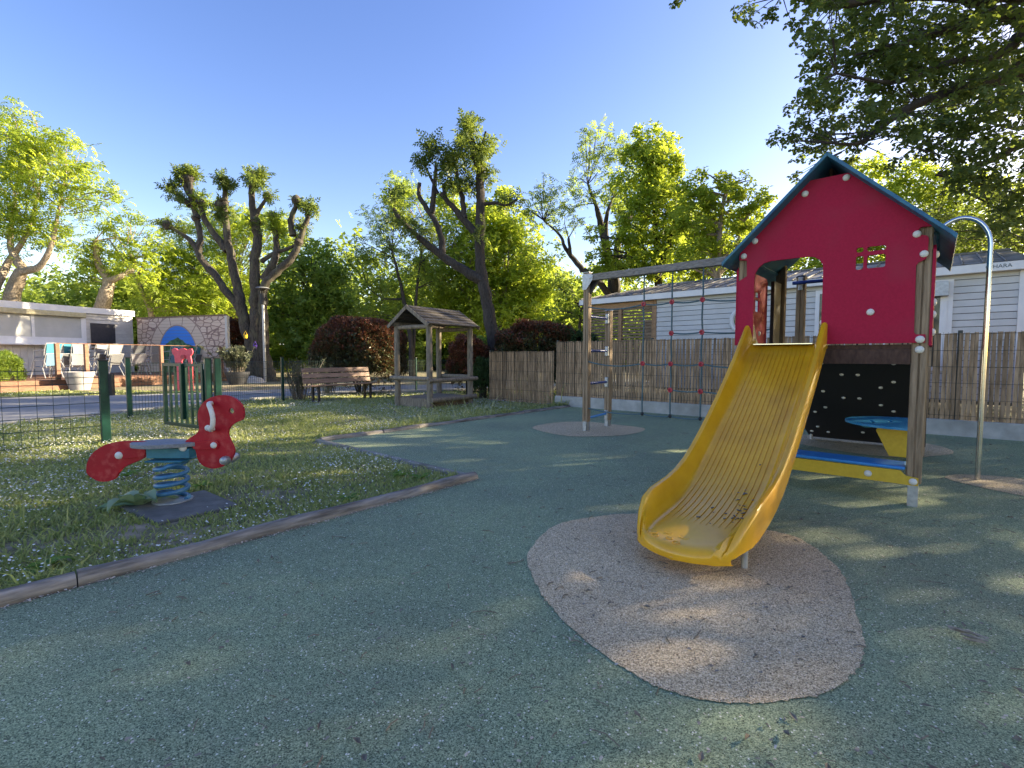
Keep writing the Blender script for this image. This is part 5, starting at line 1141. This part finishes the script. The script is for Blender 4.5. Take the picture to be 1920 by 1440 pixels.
q = dep(536, 655, 33.); tent = thing('garden_tent', 'distant white tent roof between the lamp post and the red bush', 'tent', (q.x, q.y, 0))
MB().add([q + Vector((-1.4, -1, -.55)), q + Vector((1.6, -1, -.75)), q + Vector((1.6, 1.4, -.75)), q + Vector((-1.4, 1.4, -.55)), q + Vector((-.4, .2, .45))], [(0, 1, 4), (1, 2, 4), (2, 3, 4), (3, 0, 4)]).build('canopy', M['canvas'], tent)
for a, b in ((-1.4, -1), (1.6, -1), (1.6, 1.4), (-1.4, 1.4)): MB().cyl((q.x + a, q.y + b, 0), (q.x + a, q.y + b, q.z - .55), .03, n=6).build('tent_pole', M['galv'], tent)

# ---------------------------------------------------------------- the oak overhead on the right
OB = Vector((13.2, 9.0, 0)); oak = thing('oak_tree', 'large dark oak reaching its boughs over the playhouse from the right', 'tree', OB)
mb = MB(); OY = 8.3
zo = lambda l, y0, y1: [dep(1260 + a / 2.909, b / 2.909, y1 + (y0 - y1) * i / (len(l) - 1)) for i, (a, b) in enumerate(l)]
limb(mb, [OB - Z * .1, OB + Z * 1.6, OB + Vector((-.2, 0, 3.2)), OB + Vector((-.3, .1, 5.5)), OB + Vector((.2, .3, 8.5)), OB + Vector((.4, .2, 11))], .5, .12, 14)
L1 = zo([(1870, 85), (1700, 95), (1560, 150), (1390, 195), (1250, 240), (1150, 262), (1000, 300)], 8.2, 9.2); L2 = zo([(1940, 390), (1800, 430), (1600, 480), (1470, 520), (1350, 562), (1240, 620), (1100, 722), (1020, 780), (900, 785)], 7.8, 9.2)
L3 = zo([(1960, 780), (1800, 850), (1650, 910), (1500, 950), (1440, 955)], 8.8, 9.4); L4 = zo([(1900, -30), (1700, 0), (1500, -30), (1200, -20), (900, 20), (600, -30), (300, -45), (60, -10)], 8.0, 8.6)
L5 = zo([(1960, 200), (1850, 250), (1720, 330), (1560, 330), (1380, 390), (1200, 450), (900, 400)], 8.0, 9.3)
for l, st, r0 in ((L1, 4.6, .12), (L2, 3.6, .12), (L3, 3.0, .08), (L4, 5.6, .12), (L5, 4.2, .10)):
    limb(mb, [OB + Vector((-.2, 0, st)), (OB + Vector((-.2, 0, st))).lerp(l[0], .55) + Z * .25] + l, r0 * 1.5, .018, 8)
mb.build('trunk', M['barkdark'], oak, smooth=True)
OBL = [(1275, 8, 16), (1400, 10, 22), (1430, 25, 26), (1490, 20, 40), (1530, 45, 30), (1560, 30, 46), (1600, 70, 50), (1560, 90, 34), (1540, 110, 28), (1640, 40, 60), (1560, 150, 44), (1520, 160, 30), (1510, 205, 34), (1550, 200, 40), (1480, 245, 24), (1460, 258, 14), (1500, 275, 34), (1540, 265, 40), (1600, 130, 50), (1600, 200, 54), (1590, 260, 44), (1570, 300, 26), (1490, 335, 12), (1640, 240, 50), (1660, 130, 60), (1660, 190, 50), (1700, 60, 70), (1720, 130, 60), (1720, 200, 56), (1690, 270, 40), (1740, 260, 50), (1780, 60, 80), (1800, 140, 70), (1800, 220, 60), (1790, 290, 44), (1850, 60, 90), (1880, 150, 80), (1870, 230, 70), (1860, 300, 50), (1910, 330, 50), (1820, 350, 34), (1880, 390, 44), (1920, 440, 40), (1700, 10, 60), (1620, -20, 60), (1800, 0, 80), (1900, 0, 90), (1920, 240, 60), (1750, 400, 20), (1840, 430, 30), (1900, 400, 30)]
lim_all = [q for l in (L1, L2, L3, L4, L5) for q in l]
nearl = lambda c: min(lim_all, key=lambda e: (e - c).length)
crown(oak, blobs_px([(a, b, r, random.uniform(-.9, 1.3)) for a, b, r in OBL], OY), M['oak'], OAKT, .10, 430, OB, nearl, M['barkdark'], .012, 40, .55, .8, clump=.36)
offb = []
for k in range(120):
    a = random.uniform(0, 6.28); rr = 6.2 * math.sqrt(random.uniform(.05, 1)); c = Vector((OB.x + math.cos(a) * rr - .6, OB.y + math.sin(a) * rr * .95, random.uniform(4.2, 12.5)))
    d_ = (c - EYE); px = 960 + F_PX * d_.x / d_.y if d_.y > .5 else 9999
    if px < 1960: continue
    offb.append((c, random.uniform(.8, 1.35)))
crown(oak, offb, M['oak'], BROAD, .20, 70, OB, lambda c: Vector((OB.x, OB.y, min(9.5, max(4, c.z - 1)))), M['barkdark'], .05, 9, .6, clump=.62)
RNG = np.random.default_rng(31); random.seed(31)
# neighbouring trees just outside the picture, which keep this corner in shade
def shade_tree(label, x, y, h, rad, n=40, d=64):
    b = Vector((x, y, 0)); t = thing('oak_tree', label, 'tree', b, 'trees shading the playground from the right'); mb = MB()
    limb(mb, [b - Z * .1, b + Z * h * .3, b + Vector((.3, .1, h * .7))], .35, .1, 10); mb.build('trunk', M['barkdark'], t, smooth=True)
    bl = []
    for k in range(n):
        a = random.uniform(0, 6.28); rr = rad * math.sqrt(random.uniform(.03, 1)); bl.append((Vector((x + math.cos(a) * rr, y + math.sin(a) * rr, random.uniform(2.6, h))), random.uniform(.9, 1.5)))
    crown(t, bl, M['oak'], BROAD, .21, d, b, lambda c: Vector((x, y, min(h * .7, max(2, c.z - 1)))), M['barkdark'], .05, 7, .6, clump=.62)
shade_tree('oak standing right of the mobile home, outside the picture', 20.0, 11.0, 12.5, 4.2, 46)
shade_tree('oak standing far behind the mobile home, half hidden by the nearer boughs', 19.5, 17.0, 12.5, 3.6, 40)
shade_tree('oak standing farther right beyond the steel pole, outside the picture', 17.5, 4.2, 11.5, 4.4, 50, 125)
shade_tree('oak standing beside the viewer on the far right, outside the picture', 16.0, -1.5, 10.5, 4.4, 48, 125)

RNG = np.random.default_rng(47); random.seed(47)
# ================================================================ GRASS, DAISIES, WEEDS, LITTER
def in_poly(x, y, poly):
    inside = np.zeros(len(x), bool); n = len(poly); j = n - 1
    for i in range(n):
        xi, yi = poly[i][0], poly[i][1]; xj, yj = poly[j][0], poly[j][1]
        c_ = ((yi > y) != (yj > y)) & (x < (xj - xi) * (y - yi) / (yj - yi + 1e-12) + xi); inside ^= c_; j = i
    return inside
def fnoise(x, y, s, seed):
    r = np.random.default_rng(seed); out = np.zeros_like(x)
    for k in range(9):
        a = r.uniform(0, 6.28); f = s * r.uniform(.5, 2.0); out += np.sin((x * math.cos(a) + y * math.sin(a)) * f + r.uniform(0, 6.28))
    return out / 4.2
RP = [(q.x, q.y) for q in uv_loop(RUBBER)]; MATP = [(-2.4, 3.2), (-2.08, 3.6), (-2.6, 4.0), (-2.95, 3.55)]
PVP = [(q.x, q.y) for q in (cors[0], cors[1], cors[3], cors[2])]
def lawn(n, d0=1.7, d1=15.5, k=1.0):
    d = RNG.uniform(d0 ** k, d1 ** k, n) ** (1 / k); t = RNG.uniform(-1.6, .16, n); x = d * t; y = d
    ok = ~in_poly(x, y, RP) & ~in_poly(x, y, ROAD) & ~in_poly(x, y, MATP) & ~in_poly(x, y, PVP)
    v_ = x * V.x + y * V.y; u_ = x * U.x + y * U.y
    ok &= ~((np.abs(v_ - 3.19) < .06) & (u_ < 3.1)) & ~((np.abs(u_ - 3.08) < .06) & (v_ > 3.1) & (v_ < 6.2)) & ~((np.abs(v_ - 6.15) < .05) & (u_ > 3))
    ok &= ~((u_ > 9.0) & (v_ < 6.6))
    x, y, u_, v_ = x[ok], y[ok], u_[ok], v_[ok]
    bare = np.exp(-(((x + 2.02) / .42) ** 2 + ((y - 4.0) / .3) ** 2)) * 1.3 + np.exp(-(((x + 2.55) / .5) ** 2 + ((y - 3.05) / .18) ** 2)) + np.exp(-(((x + 2.9) / .3) ** 2 + ((y - 2.95) / .2) ** 2)) * .7
    cover = .78 + .30 * fnoise(x, y, 2.2, 3) + .22 * fnoise(x, y, 7, 4) - bare * np.clip(.55 + .75 * fnoise(x, y, 13, 6), 0, 1.3)
    keep = RNG.uniform(0, 1, len(x)) < np.clip(cover, .12, 1)
    return x[keep], y[keep], u_[keep], v_[keep]
def blades(name, n, hmul=1.0, sel=None, wmul=1.0, d0=1.7, d1=15.5, k=1.0):
    x, y, u_, v_ = lawn(n, d0, d1, k)
    if sel is not None: m_ = sel(x, y, u_, v_); x, y, u_, v_ = x[m_], y[m_], u_[m_], v_[m_]
    N = len(x); d = np.hypot(x, y)
    h = (.014 + .032 * RNG.uniform(0, 1, N) ** 1.6) * (1 + .55 * np.clip(fnoise(x, y, 3.1, 8), -1, 1)) * hmul * (1 + d * .02)
    tall = np.exp(-((v_ - 6.35) / .22) ** 2) * (u_ > 3.2) + np.exp(-((v_ - 3.30) / .07) ** 2) * (u_ < 3) * .7; h *= 1 + 1.6 * tall
    w = (.0022 + .0009 * d) * RNG.uniform(.7, 1.3, N) * wmul; yaw = RNG.uniform(0, 6.28, N); ln_ = h * RNG.uniform(.3, 1.5, N); la = RNG.uniform(0, 6.28, N)
    bx, by = np.cos(yaw) * w, np.sin(yaw) * w; lx, ly = np.cos(la) * ln_, np.sin(la) * ln_
    vs = np.empty((N, 5, 3), np.float32); z0 = -.004
    vs[:, 0] = np.stack([x - bx, y - by, np.full(N, z0)], 1); vs[:, 1] = np.stack([x + bx, y + by, np.full(N, z0)], 1)
    vs[:, 2] = np.stack([x + bx * .8 + lx * .35, y + by * .8 + ly * .35, h * .6], 1); vs[:, 3] = np.stack([x - bx * .8 + lx * .35, y - by * .8 + ly * .35, h * .6], 1)
    vs[:, 4] = np.stack([x + lx, y + ly, h], 1)
    lp = np.array([0, 1, 2, 3, 3, 2, 4]); loops = (lp[None] + (np.arange(N) * 5)[:, None]).ravel(); fn = np.tile(np.array([4, 3]), N)
    tint = np.clip(.42 + .26 * fnoise(x, y, 1.6, 11) + .16 * fnoise(x, y, 9, 12) + RNG.normal(0, .32, N), 0, 1)
    return kind(np_mesh(name, vs.reshape(-1, 3), fn, loops, M['grass'], None, (0, 0, 0), np.repeat(tint, 5)), 'stuff')
blades('grass', 400000)
blades('grass_tufts', 60000, 2.0, lambda x, y, u_, v_: fnoise(x, y, 4.5, 21) > .62)
def daisies(n, r, zh, rise=1.0):
    x, y, u_, v_ = lawn(n, 1.7, 14.5, 1.15); m_ = RNG.uniform(0, 1, len(x)) < np.clip(.42 + .75 * fnoise(x, y, 2.0, 31) + .03 * np.hypot(x, y), .04, 1); x, y = x[m_], y[m_]
    N = len(x); d = np.hypot(x, y); rr = r * (1 + .045 * d) * RNG.uniform(.6, 1.2, N); z = zh * RNG.uniform(.6, 1.6, N) * (1 + .02 * d)
    k = 6; a = 2 * math.pi * np.arange(k) / k; tx, ty = RNG.normal(0, .3, N), RNG.normal(-.1, .3, N)
    vs = np.empty((N, k + 1, 3), np.float32)
    for i in range(k):
        ox, oy = np.cos(a[i]) * rr, np.sin(a[i]) * rr; vs[:, i] = np.stack([x + ox, y + oy, z + ox * tx + oy * ty], 1)
    vs[:, k] = np.stack([x, y, z + rr * .55], 1)
    lp = np.array([q for i in range(k) for q in (i, (i + 1) % k, k)]); loops = (lp[None] + (np.arange(N) * (k + 1))[:, None]).ravel(); fn = np.tile(np.full(k, 3), N)
    return kind(np_mesh('daisies', vs.reshape(-1, 3), fn, loops, M['daisy']), 'stuff')
daisies(60000, .0058, .042)
# rosette weeds: each broad leaf its own piece
def leaf_piece(L, w, wav=.1, up=.5, n=7):
    l_, r_, m_ = [], [], []
    for i in range(n + 1):
        t = i / n; ww = w * math.sin(math.pi * min(1, t * .93 + .06)) ** .8 * (1 + wav * math.sin(t * 19)); z = L * (up * t - (up * .9) * t * t); m_.append(Vector((L * t, 0, z - .06 * w))); l_.append(Vector((L * t, ww / 2, z + .16 * w))); r_.append(Vector((L * t, -ww / 2, z + .16 * w)))
    return MB().grid([l_, m_, r_])
def rosette(name, label, x, y, k, L, w, mat, up=.6, seed=0):
    random.seed(seed); t = thing(name, label, 'weed', (x, y, 0))
    for i in range(k):
        o = leaf_piece(L * random.uniform(.7, 1.15), w * random.uniform(.8, 1.2), .14, up * random.uniform(.5, 1.5)).build('leaf', M[mat], None, smooth=True)
        at = o.data.attributes.new('tint', 'FLOAT', 'POINT'); at.data.foreach_set('value', [random.uniform(.1, .95)] * len(o.data.vertices))
        o.parent = t; o.location = (0, 0, .01); o.rotation_euler = (random.uniform(-.25, .25), random.uniform(-.2, .1), 2 * math.pi * i / k + random.uniform(-.3, .3))
q = gnd(262, 952); rosette('thistle_rosette', 'broad pale green weed rosette beside the blue spring', q.x, q.y, 9, .24, .10, 'weedpale', 1.0, 3)
for i, (px, py, wh) in enumerate(((378, 915, 'right behind the dark mat'), (655, 942, 'near the log, below the daisies'), (790, 900, 'in the lawn corner by the kerb end'), (752, 895, 'left of the lawn corner'), (240, 895, 'behind the spring rider tail'), (90, 1068, 'by the near log at the left edge'))):
    q = gnd(px, py); rosette('dandelion', 'bright green leafy dandelion ' + wh, q.x, q.y, 9, .11, .035, 'weed', .9, 10 + i)
random.seed(99)
tallg = MB(); 
blades('seeding_grass', 9000, 4.2, lambda x, y, u_, v_: ((np.abs(v_ - 6.5) < .4) & (u_ > 4)) | ((x < -3) & (y < 6.0) & (fnoise(x, y, 3, 5) > .7)) | ((np.abs(y - 11) < .9) & (x > -6.5) & (x < -.4) & (fnoise(x, y, 3, 15) > .2)), .7)
# litter on the rubber
def scraps(name, n, mat, mk, region):
    mb = MB()
    for _ in range(n): mk(mb, *region())
    return kind(mb.build(name, mat), 'stuff')
def reg():
    while True:
        d = random.uniform(1.15, 7) ** 1; x = d * random.uniform(-.9, 1.2); u_, v_ = x * U.x + d * U.y, x * V.x + d * V.y
        if v_ < 3.05 and u_ < 8.8 and u_ > -2: return x, d
def twig(mb, x, y):
    a = random.uniform(0, 6.28); L = random.uniform(.012, .055) * (2.0 if random.random() < .12 else 1); d = Vector((math.cos(a), math.sin(a), 0)); n_ = Vector((-d.y, d.x, 0)); b = Vector((x, y, .019)); c_ = random.gauss(0, .1) * L
    mb.tube([b, b + d * L * .5 + n_ * c_ + Z * random.uniform(0, .006), b + d * L], random.uniform(.0012, .0028), 4)
def flake(mb, x, y):
    s = random.uniform(.003, .008); a = random.uniform(0, 6.28); d = Vector((math.cos(a), math.sin(a), random.uniform(-.2, .4))) * s; e = Vector((-math.sin(a), math.cos(a), random.uniform(-.2, .4))) * s * random.uniform(.3, .8); b = Vector((x, y, .021))
    mb.add([b - d - e, b + d - e * .6, b + d * .7 + e, b - d * .8 + e * .8], [(0, 1, 2, 3)])
scraps('twig_litter', 420, M['twig'], twig, reg); scraps('pale_flakes', 900, M['chip'], flake, reg)
def curl(mb, x, y):
    s = random.uniform(.009, .02); a = random.uniform(0, 6.28); d = Vector((math.cos(a), math.sin(a), 0)) * s; e = Vector((-math.sin(a), math.cos(a), 0)) * s * random.uniform(.3, .55); b = Vector((x, y, .02)); h1, h2 = random.uniform(.1, .7) * s, random.uniform(.1, .7) * s
    mb.add([b - d, b - d * .2 - e + Z * h1, b + d * .5 - e * .7 + Z * h2, b + d * 1.1 + Z * h2, b + d * .4 + e * .8 + Z * h1, b - d * .3 + e + Z * h2, b + Z * .002], [(0, 1, 6), (1, 2, 6), (2, 3, 6), (3, 4, 6), (4, 5, 6), (5, 0, 6)])
def reg_right():
    while True:
        x, d = reg()
        if random.random() < (1 if x > .3 else .35): return x, d
scraps('dry_leaf_litter', 230, M['twig'], curl, reg_right)
scraps('leaf_litter', 420, M['log'], lambda mb, x, y: flake(mb, x, y) or flake(mb, x + .006, y + .004), reg)
def logline():
    if random.random() < .75: return tuple(P(random.uniform(-1, 3.1), 3.125 - abs(random.gauss(0, .022)), 0).xy)
    return tuple(P(random.uniform(3.2, 9), 6.09 - abs(random.gauss(0, .03)), 0).xy)
scraps('chip_litter', 900, M['chip'], flake, logline)
def on_slide(mb, x, y): 
    pass
mb = MB()
for _ in range(30):
    t = abs(random.gauss(0, .17)); uu = 2.66 + t * 1.3 + random.uniform(0, .3); vv = CV - .19 + abs(random.gauss(0, .07)); 
    zz_ = float(np.interp(uu, [s[0] for s in ST][::-1], [s[1] for s in ST][::-1])) + .004; q = P(uu, vv, zz_); a = random.uniform(0, 6.28); s = random.uniform(.004, .012)
    mb.box(q, (s * 2, s * .8, s * .5), (Vector((math.cos(a), math.sin(a), 0)), Vector((-math.sin(a), math.cos(a), 0)), Z))
kind(mb.build('leaf_crumbs', M['twig']), 'stuff')
# a few pieces large enough to single out
q = gnd(1632, 1245); o = leaf_piece(.085, .05, .35, .35).build('oak_leaf', M['weedpale'], loc=(q.x, q.y, .02)); o.rotation_euler = (.1, 0, .3); tag(o, 'fallen pale green oak leaf at the right edge of the beige patch', 'leaf')
o.data.attributes.new('tint', 'FLOAT', 'POINT').data.foreach_set('value', [.4] * len(o.data.vertices))
q = gnd(1812, 1205); o = MB()
for k in range(9):
    a = -.85 + random.uniform(-.25, .25); d = Vector((math.cos(a), math.sin(a), 0)); n_ = Vector((-d.y, d.x, 0)); c_ = Vector((q.x, q.y, .022 + .003 * k)) + n_ * random.uniform(-.03, .03) + d * random.uniform(-.04, .04)
    o.add([c_ - d * .034 - n_ * .004 + Z * .004, c_ + d * .034 - n_ * .003 + Z * .007, c_ + d * .03 + n_ * .005 + Z * .010, c_ - d * .034 + n_ * .004 + Z * .008, c_ + Z * .001], [(0, 1, 4), (1, 2, 4), (2, 3, 4), (3, 0, 4)])
o = o.build('bark_scrap', M['drybark'], loc=(q.x, q.y, .012)); tag(o, 'curled strip of dry bark lying on the green rubber, far right', 'bark')
for px, py, lab in ((200, 1375, 'brown dry leaf scrap at the bottom left of the rubber'), (285, 1165, 'white feather like petal on the rubber near the log'), (737, 1268, 'pale curled petal on the rubber, centre foreground'), (917, 1232, 'brown curled leaf on the rubber left of the beige patch'), (420, 1257, 'dry leaf with a pale edge on the left rubber')):
    q = gnd(px, py); o = leaf_piece(random.uniform(.02, .035), .016, .3, .8).build('dry_leaf', M['twig'] if 'brown' in lab or 'dry' in lab else M['chip'], loc=(q.x, q.y, .02)); o.rotation_euler = (random.uniform(-.3, .3), 0, random.uniform(0, 6)); tag(o, lab, 'leaf', 'scraps fallen on the rubber')
